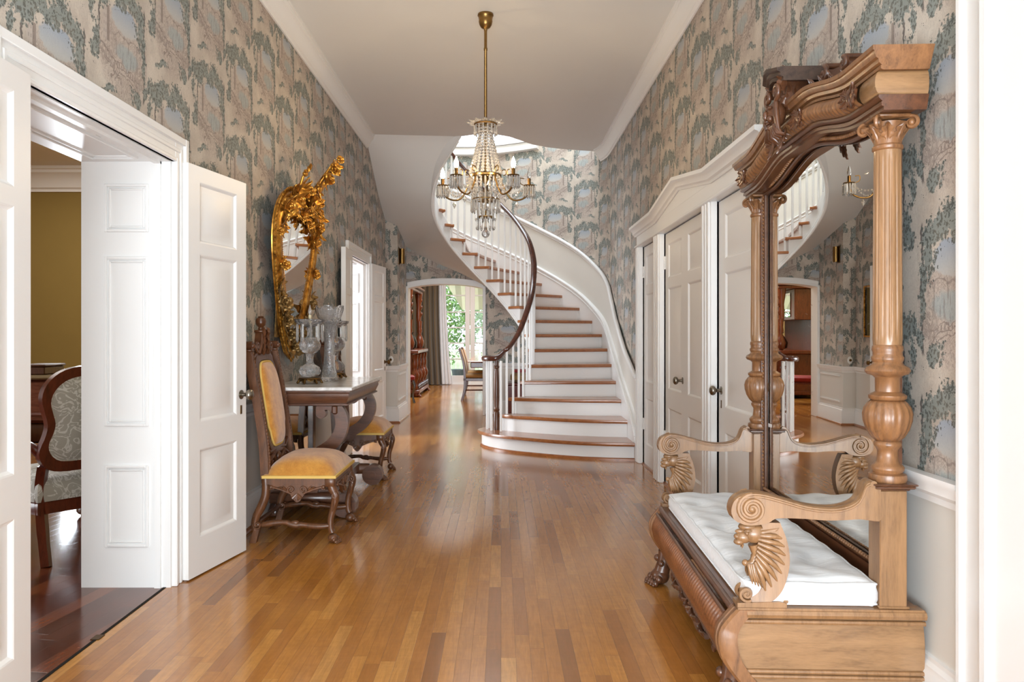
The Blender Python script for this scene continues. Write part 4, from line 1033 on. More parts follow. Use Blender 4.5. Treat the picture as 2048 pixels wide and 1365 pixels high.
# arms
def arm(y):
    m = MB(); top = [(-.012, .655), (-.020, .68), (-.012, .71), (.010, .728), (.05, .736), (.09, .732), (.15, .716), (.22, .697), (.29, .690), (.34, .697), (.375, .715), (.392, .742), (.402, .768), (.42, .776), (.436, .765)]
    bot = [(.0, .642), (.03, .632), (.07, .634), (.10, .642), (.125, .655), (.20, .655), (.28, .650), (.34, .652), (.38, .655), (.41, .652), (.447, .652), (.447, .70), (.447, .73), (.447, .75), (.440, .757)]
    tp, bt = spline([(a, 0, b) for a, b in top], 40), spline([(a, 0, b) for a, b in bot], 40)
    rows = []
    for a, b in zip(tp, bt):
        c = (a+b)/2; e = .94
        rows.append([(a.x, y-.030, a.z-.004), (a.x, y-.022, a.z), (a.x, y-.008, a.z), (a.x, y, a.z-.004), (a.x, y+.008, a.z), (a.x, y+.022, a.z), (a.x, y+.030, a.z-.004), (b.x, y+.030, b.z), (b.x, y-.030, b.z)])
    m.rings(rows)
    for sy in (-1, 1):
        m.tube([(p[0], y+sy*.031, p[2]) for p in scroll_pts((.045, .684), .048, 2.1, PI*.5, 1, 44, 'xz', 0, .14)], .0065, 6)
        m.ball((.045, y+sy*.029, .684), .012, 8, 6)
        m.tube([(a.x, y+sy*.031, a.z-.012) for a in tp[8:]], .004, 6)
    m.tube([(.424, y-.034, .766), (.424, y+.034, .766)], .011, 12)
    m.build('arm_rest', M_BENCHV, BN, 50)
    # lion head support with mane
    m = MB()
    C = spline([(.135, 0, .64), (.157, 0, .58), (.165, 0, .52), (.155, 0, .46), (.135, 0, .415), (.10, 0, .385), (.05, 0, .376)], 30)
    I = spline([(.075, 0, .64), (.095, 0, .58), (.10, 0, .53), (.10, 0, .48), (.085, 0, .44), (.06, 0, .41), (.03, 0, .395)], 30)
    m.rings([[(a.x, y-.027, a.z), (a.x+.002, y, a.z), (a.x, y+.027, a.z), (b.x, y+.022, b.z), (b.x-.004, y, b.z), (b.x, y-.022, b.z)] for a, b in zip(C, I)])
    m.rings([[(x, y-.03, .371), (x, y+.03, .371), (x, y+.03, z), (x, y-.03, z)] for x, z in ((.0, .385), (.04, .386), (.09, .388), (.13, .39), (.155, .385))])
    for sy in (-1, 1): m.tube([(p[0], y+sy*.024, p[2]) for p in scroll_pts((.030, .412), .024, 1.6, -PI*.3, -1, 30, 'xz', 0)], .007, 6)
    m.tube([(.03, y-.028, .412), (.03, y+.028, .412)], .014, 12); m.tube([(.155, y-.02, .388), (.155, y+.02, .388)], .008, 8)
    # head
    m.ball((.062, y, .600), .034, 16, 12, (1.15, .82, .95)); m.ball((.028, y, .588), .024, 14, 10, (1.15, .8, .85)); m.ball((.004, y, .590), .011, 8, 6, (.8, 1.1, .8)); m.ball((.012, y, .573), .016, 10, 8, (1.1, 1.0, .7))
    m.ball((.040, y, .622), .026, 12, 8, (1.2, .9, .55)); m.ball((.018, y, .606), .012, 8, 6, (1.6, .7, .7))
    m.tube([(.022, y-.008, .566), (.02, y-.008, .553)], [.005, .001], 6); m.tube([(.022, y+.008, .566), (.02, y+.008, .553)], [.005, .001], 6)
    m.tube([(.058, y, .566), (.066, y, .535), (.056, y, .508), (.036, y, .498)], [.018, .014, .012, .010], 8, sq=(1, 1.3)); m.ball((.032, y, .505), .011, 8, 6)
    for sy in (-1, 1):
        m.ball((.032, y+sy*.021, .604), .0065, 8, 6); m.ball((.038, y+sy*.020, .612), .009, 8, 6, (1.5, .6, .5))
        place(bez_leaf(.062, .026, 1, .1, 8, .006), m, (.072, y+sy*.022, .612), (-sy*70, -10, 0))
        for k in range(8):
            u = k/7; z0 = .598-.085*u; x0 = .070-.012*u; L = .075+.02*math.sin(PI*u)
            ang = 10-75*u
            p0 = Vector((x0, y+sy*.020, z0)); d = Vector((math.cos(R(-ang*-1)), 0, math.sin(R(ang))))
            m.tube([p0, p0+d*L*.35+Vector((0, sy*.010, -.004)), p0+d*L*.7+Vector((0, sy*.008, -.010)), p0+d*L+Vector((0, sy*.002, -.022))], [.006, .0095, .008, .003], 8)
        for k in range(6):
            p0 = Vector((.040+.006*k, y+sy*.014, .505)); m.tube([p0, p0+Vector((.004, sy*.008, -.03)), p0+Vector((.010+.004*k, sy*.004, -.062-.004*k))], [.006, .0075, .002], 6)
    m.build('lion_head_support', M_BENCHV, BN, 60)
arm(.035); arm(BL-.035)
# seat mattress: a thing of its own
MT = thing('seat_cushion', 'thin white tufted mattress cushion lying on the hall tree bench', 'cushion', (.752, 2.475, .3725), -R(2.4))
m = MB(); NX, NY = 26, 64; X0, X1, Y0, Y1 = .03, .435, .025, 1.395
tuft = [(.13, .25), (.33, .25), (.23, .47), (.13, .70), (.33, .70), (.23, .93), (.13, 1.15), (.33, 1.15)]
def topz(x, y):
    e = min(x-X0, X1-x, y-Y0, Y1-y); z = .088-.012*math.exp(-max(e, 0)/.012)
    for tx, ty in tuft: z -= .03*math.exp(-((x-tx)**2+(y-ty)**2)/.0026)+.006*math.exp(-((x-tx)**2)/.0004-((y-ty)**2)/.02)
    return z+.004*math.sin(x*37+y*23)*math.sin(y*17)
def outer(x, y, k): return (X0+(x-X0), y)
rows = []
for i in range(NX+1): rows.append([(lerp(X0, X1, i/NX), lerp(Y0, Y1, j/NY), topz(lerp(X0, X1, i/NX), lerp(Y0, Y1, j/NY))) for j in range(NY+1)])
m.grid(rows)
def rim(off, z):
    r_ = []; 
    for i in range(NX): r_.append((lerp(X0, X1, i/NX), Y0-off, z))
    for j in range(NY): r_.append((X1+off, lerp(Y0, Y1, j/NY), z))
    for i in range(NX): r_.append((lerp(X1, X0, i/NX), Y1+off, z))
    for j in range(NY): r_.append((X0-off, lerp(Y1, Y0, j/NY), z))
    return [(p[0]+.0, p[1], p[2]+(topz(min(max(p[0], X0), X1), min(max(p[1], Y0), Y1))-.076 if z > .05 else 0)) for p in r_]
m.grid([rim(0, .076), rim(.007, .072), rim(.006, .062), rim(.011, .045), rim(.011, .022), rim(.005, .008), rim(-.006, 0)], True)
m.build('mattress', M_COTTON, MT, 70)
m = MB(); rp = rim(.006, .073); m.tube(rp, .0042, 6, close=True); rp = [(p[0], p[1], .008) for p in rim(.007, .01)]; m.tube(rp, .0035, 6, close=True)
m.build('piping', M_COTTON, MT, 60)
for tx, ty in tuft: MB().ball((tx, ty, topz(tx, ty)), .006, 8, 5, (1, 1, .6)).build('tuft_button', M_COTTON, MT, 60)
t = NT('clear_bulb_glass'); M_CUTC = t.set(col=(1, 1, 1, 1), rough=.02, trans=1.0, ior=1.12, spec=.6)
# ------------------------------------------------------------ chandelier
CX, CY_, = -.115, 5.82
CH = thing('chandelier', 'crystal chandelier with candle bulbs on a long brass rod hanging from the hall ceiling', 'chandelier', (CX, CY_, ZC))
Z = lambda z: z-ZC
MB().lathe([(.058, 0), (.060, -.012), (.054, -.02), (.050, -.045), (.052, -.055), (.046, -.08), (.034, -.10), (.014, -.112), (.012, -.125)], n=28).build('canopy', M_BRASS, CH, 40)
MB().lathe([(.011, -.12), (.011, -.25), (.014, -.255), (.014, -.27), (.011, -.275), (.011, Z(2.42)), (.006, Z(2.42)), (.006, Z(2.03))], n=16).build('rod', M_BRASS, CH, 40)
def prism_mesh(L, r=.0075):
    return MB().lathe([(.001, 0), (r*.8, -.004), (r, -.010), (r, -L*.72), (r*1.35, -L*.80), (r*.9, -L*.9), (.0005, -L)], n=6)
def mesh_of(mb, name, mat, smooth=25):
    o = mb.build(name, mat, None, smooth); me = o.data; bpy.data.objects.remove(o); return me
ME_P1 = mesh_of(prism_mesh(.095), 'prism', M_CRYSTAL, 0); ME_P2 = mesh_of(prism_mesh(.078, .007), 'prism', M_CRYSTAL, 0)
def inst(me, name, parent, loc, rz=0, s=1):
    o = bpy.data.objects.new(name, me); COL.objects.link(o); o.parent = parent; o.location = loc; o.rotation_euler = (0, 0, rz)
    o.scale = (s, s, s) if not isinstance(s, tuple) else s; return o
# crown of glass leaves with drops
m = MB().lathe([(.085, Z(2.80)), (.088, Z(2.806)), (.085, Z(2.812)), (.082, Z(2.806))], n=32, cap=False)
for k in range(4): a = k*PI/2; m.tube([(0, 0, Z(2.81)), (.085*math.cos(a), .085*math.sin(a), Z(2.806))], .004, 6)
m.build('crown_ring', M_BRASS, CH)
for k in range(12):
    a = 2*PI*k/12
    m = place(bez_leaf(.075, .05, 2, .5, 6, .005), MB(), (.07*math.cos(a), .07*math.sin(a), Z(2.82)), (0, 12, math.degrees(a))); m.build('glass_leaf', M_CRYSTAL, CH, 30)
for k in range(16):
    a = 2*PI*(k+.5)/16; inst(ME_P2, 'prism', CH, (.084*math.cos(a), .084*math.sin(a), Z(2.80)), a)
# bead strands widening from crown to the ring
for k in range(18):
    a = 2*PI*k/18; m = MB()
    for i in range(15):
        u = i/14; r_ = lerp(.040, .112, u**1.2); z = lerp(2.775, 2.445, u); m.ball((r_*math.cos(a), r_*math.sin(a), Z(z)), lerp(.0095, .0165, u), 6, 4)
    m.build('bead_strand', M_CRYSTAL, CH, 0)
RG = MB().lathe([(.02, Z(2.43)), (.028, Z(2.41)), (.02, Z(2.38)), (.012, Z(2.36))], n=16).build('hub', M_BRASS, CH)
for r_, z, w_ in ((.112, 2.42, .014), (.103, 2.245, .005), (.062, 2.115, .005)):
    m = MB().lathe([(r_-w_*.4, Z(z+w_)), (r_+w_*.5, Z(z+w_*.4)), (r_+w_*.5, Z(z-w_*.5)), (r_-w_*.2, Z(z-w_))], n=36, cap=False)
    for k in range(6):
        a = k*PI/3; c, s_ = math.cos(a), math.sin(a); m.tube([(0, 0, Z(z)), (r_*c, r_*s_, Z(z))], .0035, 6)
    m.build('ring', M_BRASS, CH)
for r_, z, n in ((.120, 2.405, 24), (.098, 2.32, 16), (.104, 2.24, 20), (.070, 2.175, 10), (.064, 2.11, 12)):
    for k in range(n):
        a = 2*PI*k/n; inst(ME_P1, 'prism', CH, (r_*math.cos(a), r_*math.sin(a), Z(z)), a)
for k in range(10):
    a = 2*PI*k/10; m = MB()
    for i in range(12): m.ball((lerp(.122, .30, i/11)*math.cos(a+.5), lerp(.122, .30, i/11)*math.sin(a+.5), Z(lerp(2.41, 2.34, i/11)-.10*math.sin(PI*i/11))), .0095, 6, 4)
    if k % 2 == 0: m.build('bead_swag', M_CRYSTAL, CH, 0)
    m = MB()
    for i in range(7): m.ball((lerp(.122, .095, i/6)*math.cos(a), lerp(.122, .095, i/6)*math.sin(a), Z(lerp(2.40, 2.26, i/6))), .0105, 6, 4)
    m.build('bead_swag', M_CRYSTAL, CH, 0)
m = MB().lathe([(.010, Z(2.04)), (.012, Z(2.03)), (.009, Z(2.02))], n=12); m.build('ball_cap', M_BRASS, CH)
m = MB().ball((0, 0, Z(1.99)), .030, 20, 14).lathe([(.007, Z(2.03)), (.012, Z(2.022)), (.007, Z(2.012))], n=12); m.build('crystal_ball', M_CUT, CH, 60)
ARM = []
for k, ang in enumerate((18, 90, 162, 234, 306)):
    a = R(ang); c, s_ = math.cos(a), math.sin(a); RA = .345
    pt = lambda r_, z: (r_*c, r_*s_, Z(z))
    m = MB(); m.tube([Vector(pt(*q)) for q in [(v.x, v.z) for v in spline([(.11, 0, 2.42), (.15, 0, 2.33), (.20, 0, 2.262), (.26, 0, 2.255), (.32, 0, 2.285), (.345, 0, 2.35)], 20)]], .0065, 8)
    m.tube([Vector(pt(v.x, v.z)) for v in spline([(.118, 0, 2.43), (.13, 0, 2.47), (.155, 0, 2.475), (.16, 0, 2.445), (.14, 0, 2.435)], 14)], .004, 6)
    m.tube([Vector(pt(v.x, v.z)) for v in spline([(.30, 0, 2.37), (.275, 0, 2.385), (.275, 0, 2.42), (.305, 0, 2.42)], 12)], .0035, 6)
    ar = m.build('arm', M_BRASS, CH, 50)
    p = pt(RA, 2.36)
    MB().lathe([(.010, 0), (.036, .004), (.044, .010), (.043, .013), (.034, .008), (.010, .006)], p, 24).build('drip_pan', M_BRASS, ar)
    MB().lathe([(.0125, .006), (.0125, .062), (.010, .064)], p, 14).build('candle_sleeve', M_BRASSD, ar)
    lit = ang != 18
    ZZ = 0; MB().lathe([(.008, .064), (.014, .074), (.017, .090), (.0145, .108), (.008, .126), (.0025, .140), (.0005, .145)], p, 14).build('flame_bulb', M_LIT if lit else M_CUTC, ar, 60, label=None if lit else 'unlit clear bulb')
    for j in range(14):
        b = 2*PI*j/14; inst(ME_P1, 'pendant', ar, (p[0]+.042*math.cos(b), p[1]+.042*math.sin(b), p[2]+.006), b, .95)
    m = MB(); q = pt(.25, 2.24)
    for i in range(9):
        u = i/8; w_ = pt(lerp(.31, .12, u), 2.335-.03*math.sin(PI*u)); m.ball(w_, .0085, 6, 4)
    m.build('bead_garland', M_CRYSTAL, ar, 0)
    m = MB().lathe([(.003, 0), (.012, -.014), (.014, -.022), (.008, -.036), (.0005, -.052)], (q[0], q[1], q[2]), 6); m.build('drop', M_CRYSTAL, ar, 0)

# ------------------------------------------------------------ amber chairs
def make_chair(x, y, label, group=None):
    t = thing('side_chair', label, 'chair', (x, y, 0), 0, group)
    # seat frame and cushion
    m = MB(); m.bbox(.03, .44, -.285, -.25, .345, .39, .004).bbox(.03, .44, .25, .285, .345, .39, .004).bbox(.405, .44, -.25, .25, .345, .39, .004).bbox(.03, .06, -.25, .25, .345, .39, .004)
    m.build('seat_frame', M_CHAIR, t)
    m = MB(); rows = []; N = 16
    def hz(u, v): 
        e = (1-abs(2*u-1)**3.2)*(1-abs(2*v-1)**3.2); return .405+.105*max(e, 0)**.55
    for i in range(N+1):
        u = i/N; rows.append([(lerp(.028, .446, u), lerp(-.29, .29, j/N), hz(u, j/N)) for j in range(N+1)])
    m.grid(rows); b = []
    edge = [(u, 0) for u in [k/N for k in range(N)]]+[(1, v) for v in [k/N for k in range(N)]]+[(1-k/N, 1) for k in range(N)]+[(0, 1-k/N) for k in range(N)]
    m.grid([[(lerp(.028, .446, u), lerp(-.29, .29, v), .405) for u, v in edge], [(lerp(.026, .448, u), lerp(-.292, .292, v), .388) for u, v in edge]], True)
    m.build('seat', M_VELVET, t, 60)
    m = MB(); pth = [(.022, -.294, .388), (.452, -.294, .388), (.452, .294, .388), (.022, .294, .388)]
    m.sweep([(-.004, -.002), (.004, -.002), (.005, .014), (-.004, .016)], pth, close=True); m.build('gimp_braid', M_GIMP, t)
    # carved aprons on the two sides and front
    def apron(o, ua, L):
        o = Vector(o); ua = Vector(ua); nn = ua.cross(Vector((0, 0, 1))); m = MB(); top, bot = [], []
        for i in range(25):
            u = i/24; d = .075*math.exp(-((u-.5)/.16)**2)+.02+.012*math.cos(u*2*PI*2)
            top.append(o+ua*L*u); bot.append(o+ua*L*u-Vector((0, 0, d)))
        m.rings([[a+nn*.012, b+nn*.012, b-nn*.006, a-nn*.006] for a, b in zip(top, bot)])
        for sg in (-1, 1):
            cc = o+ua*(L*.5+sg*.035)+Vector((0, 0, -.03))
            pts = []
            for i in range(22):
                u = i/21; a = -PI/2-sg*0+sg*2*PI*1.2*u; r_ = .024*(1-.8*u); pts.append(cc+ua*(r_*math.cos(a))+Vector((0, 0, r_*math.sin(a)))+nn*.014)
            m.tube([o+ua*(L*.5+sg*L*.48)+Vector((0, 0, -.012))+nn*.014, o+ua*(L*.5+sg*L*.3)+Vector((0, 0, -.028))+nn*.016]+pts, .0065, 6)
            m.ball(o+ua*(L*.5+sg*L*.47)+Vector((0, 0, -.016))+nn*.012, .013, 8, 6)
            for k in range(3): m.tube([cc+ua*sg*.03+nn*.012, cc+ua*sg*(.05+.02*k)+Vector((0, 0, .022-.006*k))+nn*.015], [.006, .003], 5)
        for k in (-2, -1, 0, 1, 2):
            p0 = o+ua*L*.5+Vector((0, 0, -.055))+nn*.012; m.tube([p0, p0+ua*k*.014+Vector((0, 0, -.038+abs(k)*.006))+nn*.006], [.005, .0085], 6)
        return m
    apron((.06, -.274, .350), (1, 0, 0), .33).build('carved_apron', M_CHAIR, t, 50)
    q = apron((.39, .274, .350), (-1, 0, 0), .33); q.build('carved_apron', M_CHAIR, t, 50)
    apron((.432, -.22, .350), (0, 1, 0), .44).build('carved_apron', M_CHAIR, t, 50)
    for sy in (-1, 1):
        y_ = sy*.262
        # front cabriole leg with paw
        m = MB(); S = spline([(.415, y_, .39), (.425, y_, .33), (.448, y_+sy*.006, .28), (.438, y_, .22), (.420, y_, .15), (.418, y_, .09), (.428, y_, .06)], 26)
        rs = [lerp(.030, .019, min(1, i/16)) for i in range(27)]
        m.tube(S, rs, 10); m.bbox(.388, .446, y_-.028, y_+.028, .335, .392, .005)
        q = MB(); paw(q, (.432, y_, 0), .036, (.94, sy*.34)); m.merge(q)
        m.tube([(p[0], p[1], p[2]) for p in scroll_pts((.444, .285), .02, 1.5, PI/2, -1, 22, 'xz', y_-sy*0-.024)], .0055, 6)
        m.tube([(.452, y_-.022, .255), (.444, y_-.026, .22), (.432, y_-.02, .19)], [.008, .006, .003], 6)
        m.build('leg', M_CHAIR, t, 60)
        # back leg sweeping out with a scroll
        m = MB(); S = spline([(.030, y_, .39), (.034, y_, .33), (.028, y_, .27), (.004, y_, .21), (-.022, y_, .16), (-.034, y_, .11), (-.032, y_, .075)], 24)
        m.tube(S, [.026]*12+[lerp(.026, .02, i/12) for i in range(13)], 10, sq=(1, 1))
        m.rings([[(-.035, y_-.018, .085), (.0, y_-.018, .085), (.0, y_+.018, .085), (-.035, y_+.018, .085)], [(-.062, y_-.02, 0), (-.022, y_-.02, 0), (-.022, y_+.02, 0), (-.062, y_+.02, 0)]])
        for s2 in (-1, 1): m.tube([(p[0], p[1], p[2]) for p in scroll_pts((-.012, .108), .026, 1.4, PI*.9, 1, 24, 'xz', y_+s2*.02)], .006, 6)
        m.ball((-.012, y_, .108), .018, 10, 6, (1, 1.2, 1))
        m.build('leg', M_CHAIR, t, 60)
        # wavy stretcher
        S = [(lerp(-.01, .41, i/20), y_, .108+.012*math.sin(i/20*PI*2-.6)-.01*(abs(i/20-.5) < .06)) for i in range(21)]
        m = MB().tube(S, [.015+.004*abs(math.sin(i/20*PI*3)) for i in range(21)], 8, sq=(1.0, 1.1)); m.ball((.205, y_, .118), .018, 10, 6, (1.5, .8, .8)); m.build('stretcher', M_CHAIR, t, 50)
        # back upright with rope carving
        m = MB(); S = spline([(.032, y_, .38), (.018, y_, .60), (-.022, y_, .86), (-.075, y_, 1.14)], 26)
        m.rings([[(p.x+.024, p.y-.022, p.z), (p.x+.024, p.y+.022, p.z), (p.x-.024, p.y+.022, p.z), (p.x-.024, p.y-.022, p.z)] for p in S])
        for i in range(34):
            p = S[0].lerp(S[0], 0); u = i/33*.92+.06; p = S[min(26, int(u*26))].lerp(S[min(26, int(u*26)+1)], u*26-int(u*26))
            m.ball((p.x+.024, p.y-sy*.010, p.z), .010, 6, 4, (.7, 1, 1.3))
        m.build('back_upright', M_CHAIR, t, 40)
        m = MB(); top = S[-1]; m.bbox(top.x-.03, top.x+.03, y_-.03, y_+.03, 1.135, 1.15, .004); m.tube([(top.x-.024, y_, 1.17), (top.x+.03, y_, 1.17)], .028, 12); m.ball((top.x+.03, y_, 1.17), .016, 8, 6)
        m.build('upright_scroll', M_CREST, t, 50)
    MB().tube([(-.03, -.26, .11), (-.03, .26, .11)], .014, 8).build('stretcher', M_CHAIR, t)
    # back frame, pad and openwork
    bx = lambda z: .034-.115*max(0, (z-.38))/.76*(.6+.4*(z-.38)/.76)
    YW, Z0, Z1 = .165, .55, 1.07
    def pad_outline(off):
        pts = []
        for i in range(40):
            a = 2*PI*i/40; y = (abs(math.cos(a))**.45)*math.copysign(1, math.cos(a)); z = (abs(math.sin(a))**.6)*math.copysign(1, math.sin(a))
            zz = lerp(Z0-off, Z1+off, (z+1)/2); yy = y*(YW+off)*(1-.12*(zz < Z0+.1)); pts.append((yy, zz))
        return pts
    m = MB(); o1, o2, o3 = pad_outline(.05), pad_outline(.0), pad_outline(.0)
    m.rings([[(bx(z)-.012, y, z) for y, z in o1], [(bx(z)+.014, y, z) for y, z in o1], [(bx(z)+.018, y, z) for y, z in pad_outline(.012)], [(bx(z)+.005, y, z) for y, z in o2]], True, False)
    m.build('back_frame', M_CREST, t, 50)
    m = MB(); rows = []
    for s_, d in ((1, .008), (.97, .026), (.9, .038), (.75, .046), (.5, .050), (.2, .052), (.01, .052)):
        rows.append([(bx(lerp(.81, z, s_))+d, y*s_, lerp(.81, z, s_)) for y, z in o2])
    m.rings(rows, False, True); m.build('back_pad', M_VELVET, t, 60)
    m = MB(); m.tube([(bx(z)+.018, y, z) for y, z in o2], .008, 6, close=True); m.build('gimp_braid', M_GIMP, t, 60)
    m = MB()
    for sg in (-1, 1):
        m.tube([(.026, sg*.23, .46), (.03, sg*.12, .50), (.03, sg*.05, .44), (.03, sg*.10, .40)], [.016, .018, .015, .010], 8)
        m.tube([(.02, sg*.24, .56), (.024, sg*.16, .52), (.028, sg*.04, .53)], [.012, .014, .010], 8)
        m.tube([(p[0], p[1], p[2]) for p in scroll_pts((sg*.13, .445), .035, 1.4, 0, sg, 22, 'yz', .034)], .009, 6)
    m.ball((.034, 0, .47), .03, 10, 8, (.6, 1, 1.3)); m.tube([(.03, -.24, .415), (.03, .24, .415)], .014, 8)
    m.build('openwork', M_CREST, t, 50)
    # crest with finial
    m = MB(); tri = [(-.22, 1.05), (.22, 1.05), (.19, 1.10), (.13, 1.13), (.075, 1.17), (.06, 1.22), (.045, 1.255), (-.045, 1.255), (-.06, 1.22), (-.075, 1.17), (-.13, 1.13), (-.19, 1.10)]
    m.rings([[(-.098+.0, y, z) for y, z in tri], [(-.062, y, z) for y, z in tri]])
    for sg in (-1, 1):
        m.tube([(p[0], p[1], p[2]) for p in scroll_pts((sg*.13, 1.165), .032, 1.3, -PI/2, sg, 22, 'yz', -.06)], .010, 6)
        m.tube([(-.06, sg*.10, 1.12), (-.055, sg*.06, 1.19), (-.06, sg*.035, 1.27)], [.012, .014, .008], 8)
        for k in range(3): place(bez_leaf(.07, .03, 2, .4), m, (-.06, sg*.03, 1.12+.05*k), (0, -70, sg*40))
    m.ball((-.06, 0, 1.16), .022, 10, 8, (.6, 1, 1.4)); m.bbox(-.105, -.05, -.055, .055, 1.25, 1.267, .004)
    m.build('crest', M_CREST, t, 50)
    MB().lathe([(.014, 1.31), (.018, 1.318), (.014, 1.328), (.030, 1.345), (.034, 1.365), (.028, 1.385), (.016, 1.39), (.020, 1.396), (.008, 1.40)], (-.078, 0, -.045), 16).build('finial', M_CREST, t, 50)
    return t
ch1 = make_chair(-1.432, 4.905, 'amber velvet high-back carved chair nearest the open parlour door', 'carved velvet side chairs beside the pier table')
ch2 = copy_tree(ch1); ch2.location = (-1.445, 6.90, 0); ch2['label'] = 'amber velvet high-back carved chair partly hidden behind the far end of the pier table'

# ------------------------------------------------------------ pier table
TB = thing('pier_table', 'dark wood pier table with white marble top and scrolled legs against the left wall', 'table', (-1.30, 5.86, 0))
tx, ty = -1.30, 5.86
X0, X1, Y0, Y1 = -1.60-tx, -.995-tx, 5.20-ty, 6.52-ty
MB().bbox(X0, X1, Y0, Y1, .862, .885, .004).build('marble_top', M_MARBLE, TB)
m = MB(); OG = [(0, .775), (.012, .770), (.012, .762), (.0, .757), (-.05, .757), (-.05, .862), (.028, .862), (.028, .850), (.018, .842), (.020, .822), (.008, .795)]
xa, ya0, ya1 = X1-.045, Y0+.045, Y1-.045
m.sweep([(a, b) for a, b in OG], [(X0+.02, ya0, 0), (xa, ya0, 0), (xa, ya1, 0), (X0+.02, ya1, 0)])
m.build('apron', M_TABLE, TB, 40)
MB().box(X0+.01, xa-.03, ya0+.03, ya1-.03, .80, .862).build('top_frame', M_TABLE, TB)
for sy, yl in ((-1, Y0+.09), (1, Y1-.09)):
    m = MB(); S = spline([(.0, 0, .70), (.005, 0, .745), (.05, 0, .765), (.11, 0, .74), (.145, 0, .66), (.13, 0, .57), (.07, 0, .49), (-.03, 0, .425), (-.12, 0, .36), (-.155, 0, .28), (-.12, 0, .20), (-.02, 0, .165)], 60)
    W_ = [lerp(.026, .042, min(1, i/20)) if i < 40 else lerp(.042, .032, (i-40)/20) for i in range(61)]
    rows = []
    for i, p in enumerate(S):
        d = (S[min(i+1, 60)]-S[max(i-1, 0)]).normalized(); n_ = Vector((-d.z, 0, d.x)); c = Vector((p.x+.08, yl, p.z))
        rows.append([c+n_*W_[i]+Vector((0, -.032, 0)), c+n_*W_[i]+Vector((0, .032, 0)), c-n_*W_[i]+Vector((0, .032, 0)), c-n_*W_[i]+Vector((0, -.032, 0))])
    m.rings(rows); m.tube([(.085, yl-.034, .705), (.085, yl+.034, .705)], .034, 16)
    m.build('scroll_leg', M_TABLE, TB, 50)
    m = MB().bbox(-.26, .22, yl-.05, yl+.05, .095, .17, .01)
    m.tube([(.245, yl-.052, .088), (.245, yl+.052, .088)], .082, 22); m.tube([(.245, yl-.056, .088), (.245, yl+.056, .088)], .03, 12)
    m.build('scroll_foot', M_TABLE, TB, 50)
    MB().bbox(.16, .20, yl-.05, yl+.05, .70, .762, .01).build('leaf_bracket', M_CREST, TB)
m = MB().bbox(-.29, .14, Y0+.1, Y1-.1, .12, .19, .006); m.build('base_shelf', M_TABLE, TB)
MB().lathe([(.03, 0), (.045, .01), (.05, .035), (.04, .06), (.03, .095)], (-.24, Y0+.12, 0), 16).build('back_foot', M_TABLE, TB); MB().lathe([(.03, 0), (.045, .01), (.05, .035), (.04, .06), (.03, .095)], (-.24, Y1-.12, 0), 16).build('back_foot', M_TABLE, TB)
m = MB().bbox(-.28, -.235, Y0+.06, Y0+.14, .19, .79, .004).bbox(-.28, -.235, Y1-.14, Y1-.06, .19, .79, .004).bbox(-.28, -.24, Y0+.14, Y1-.14, .19, .24, .004).bbox(-.28, -.24, Y0+.14, Y1-.14, .72, .79, .004)
m.build('back_frame', M_TABLE, TB)
MB().box(-.268, -.258, Y0+.14, Y1-.14, .24, .72).build('back_mirror', M_MIRROR, TB, 0)

# ------------------------------------------------------------ crystal on the table
def lustre(x, y, label):
    t = thing('lustre_lamp', label, 'lamp', (x, y, .8855), 0, 'cut crystal lustres on the marble top')
    m = MB().lathe([(.078, .030), (.082, .034), (.078, .042), (.03, .046)], n=28)
    for k in range(6):
        a = k*PI/3+.3; c, s_ = math.cos(a), math.sin(a); m.tube([(.070*c, .070*s_, .036), (.078*c, .078*s_, .020), (.082*c, .082*s_, .008)], [.010, .008, .011], 8); m.ball((.086*c, .086*s_, .0085), .0085, 8, 5)
        m.tube([(.074*math.cos(a+.25), .074*math.sin(a+.25), .03), (.076*math.cos(a+.5), .076*math.sin(a+.5), .022), (.074*math.cos(a+.8), .074*math.sin(a+.8), .03)], .006, 6)
    m.build('brass_base', M_BRASSD, t, 50)
    fl = lambda a, z: 1+.02*math.cos(12*a)
    MB().lathe([(.03, .046), (.052, .052), (.074, .075), (.078, .095), (.066, .12), (.040, .135), (.026, .15), (.024, .18), (.030, .205), (.036, .215)], n=48, fl=fl).build('lower_bulb', M_CUT, t, 60)
    MB().lathe([(.030, .216), (.05, .225), (.072, .25), (.078, .28), (.068, .305), (.045, .325), (.022, .338), (.018, .37), (.02, .40), (.03, .41)], n=48, fl=fl).build('upper_bulb', M_CUT, t, 60)
    fw = lambda a, z: 1+(.10*abs(math.sin(4*a)) if z > .43 else 0)
    MB().lathe([(.02, .405), (.05, .412), (.085, .425), (.098, .445), (.100, .462), (.094, .458), (.08, .432), (.03, .418)], n=64, fl=fw).build('bobeche', M_CUT, t, 50)
    for k in range(10):
        a = 2*PI*k/10; inst(ME_P1, 'prism', t, (.092*math.cos(a), .092*math.sin(a), .432), a, (1.1, 1.1, 1.45))
    MB().lathe([(.011, .418), (.011, .49), (.006, .494)], n=12).build('candle', M_CANDLE, t)
    MB().lathe([(.006, .494), (.012, .51), (.012, .525), (.006, .548), (.0006, .57)], n=12).build('clear_bulb', M_CRYSTAL, t, 60)
    return t
lustre(-1.372, 5.60, 'cut crystal lustre with prisms on the marble top, nearest the velvet chair')
l2 = copy_tree([o for o in COL.objects if o.name.startswith('lustre_lamp')][0]); l2.location = (-1.345, 6.33, .8855); l2['label'] = 'cut crystal lustre at the far end of the marble top, half hidden by the vase'
VS = thing('crystal_vase', 'tall cut crystal vase with flared scalloped rim standing between the two lustres', 'vase', (-1.305, 5.93, .8855))
fw = lambda a, z: 1+(.12*max(0, (z-.42)/.13)*abs(math.sin(3*a)) if z > .42 else 0)+.012*math.cos(16*a)
fz = lambda a: 0
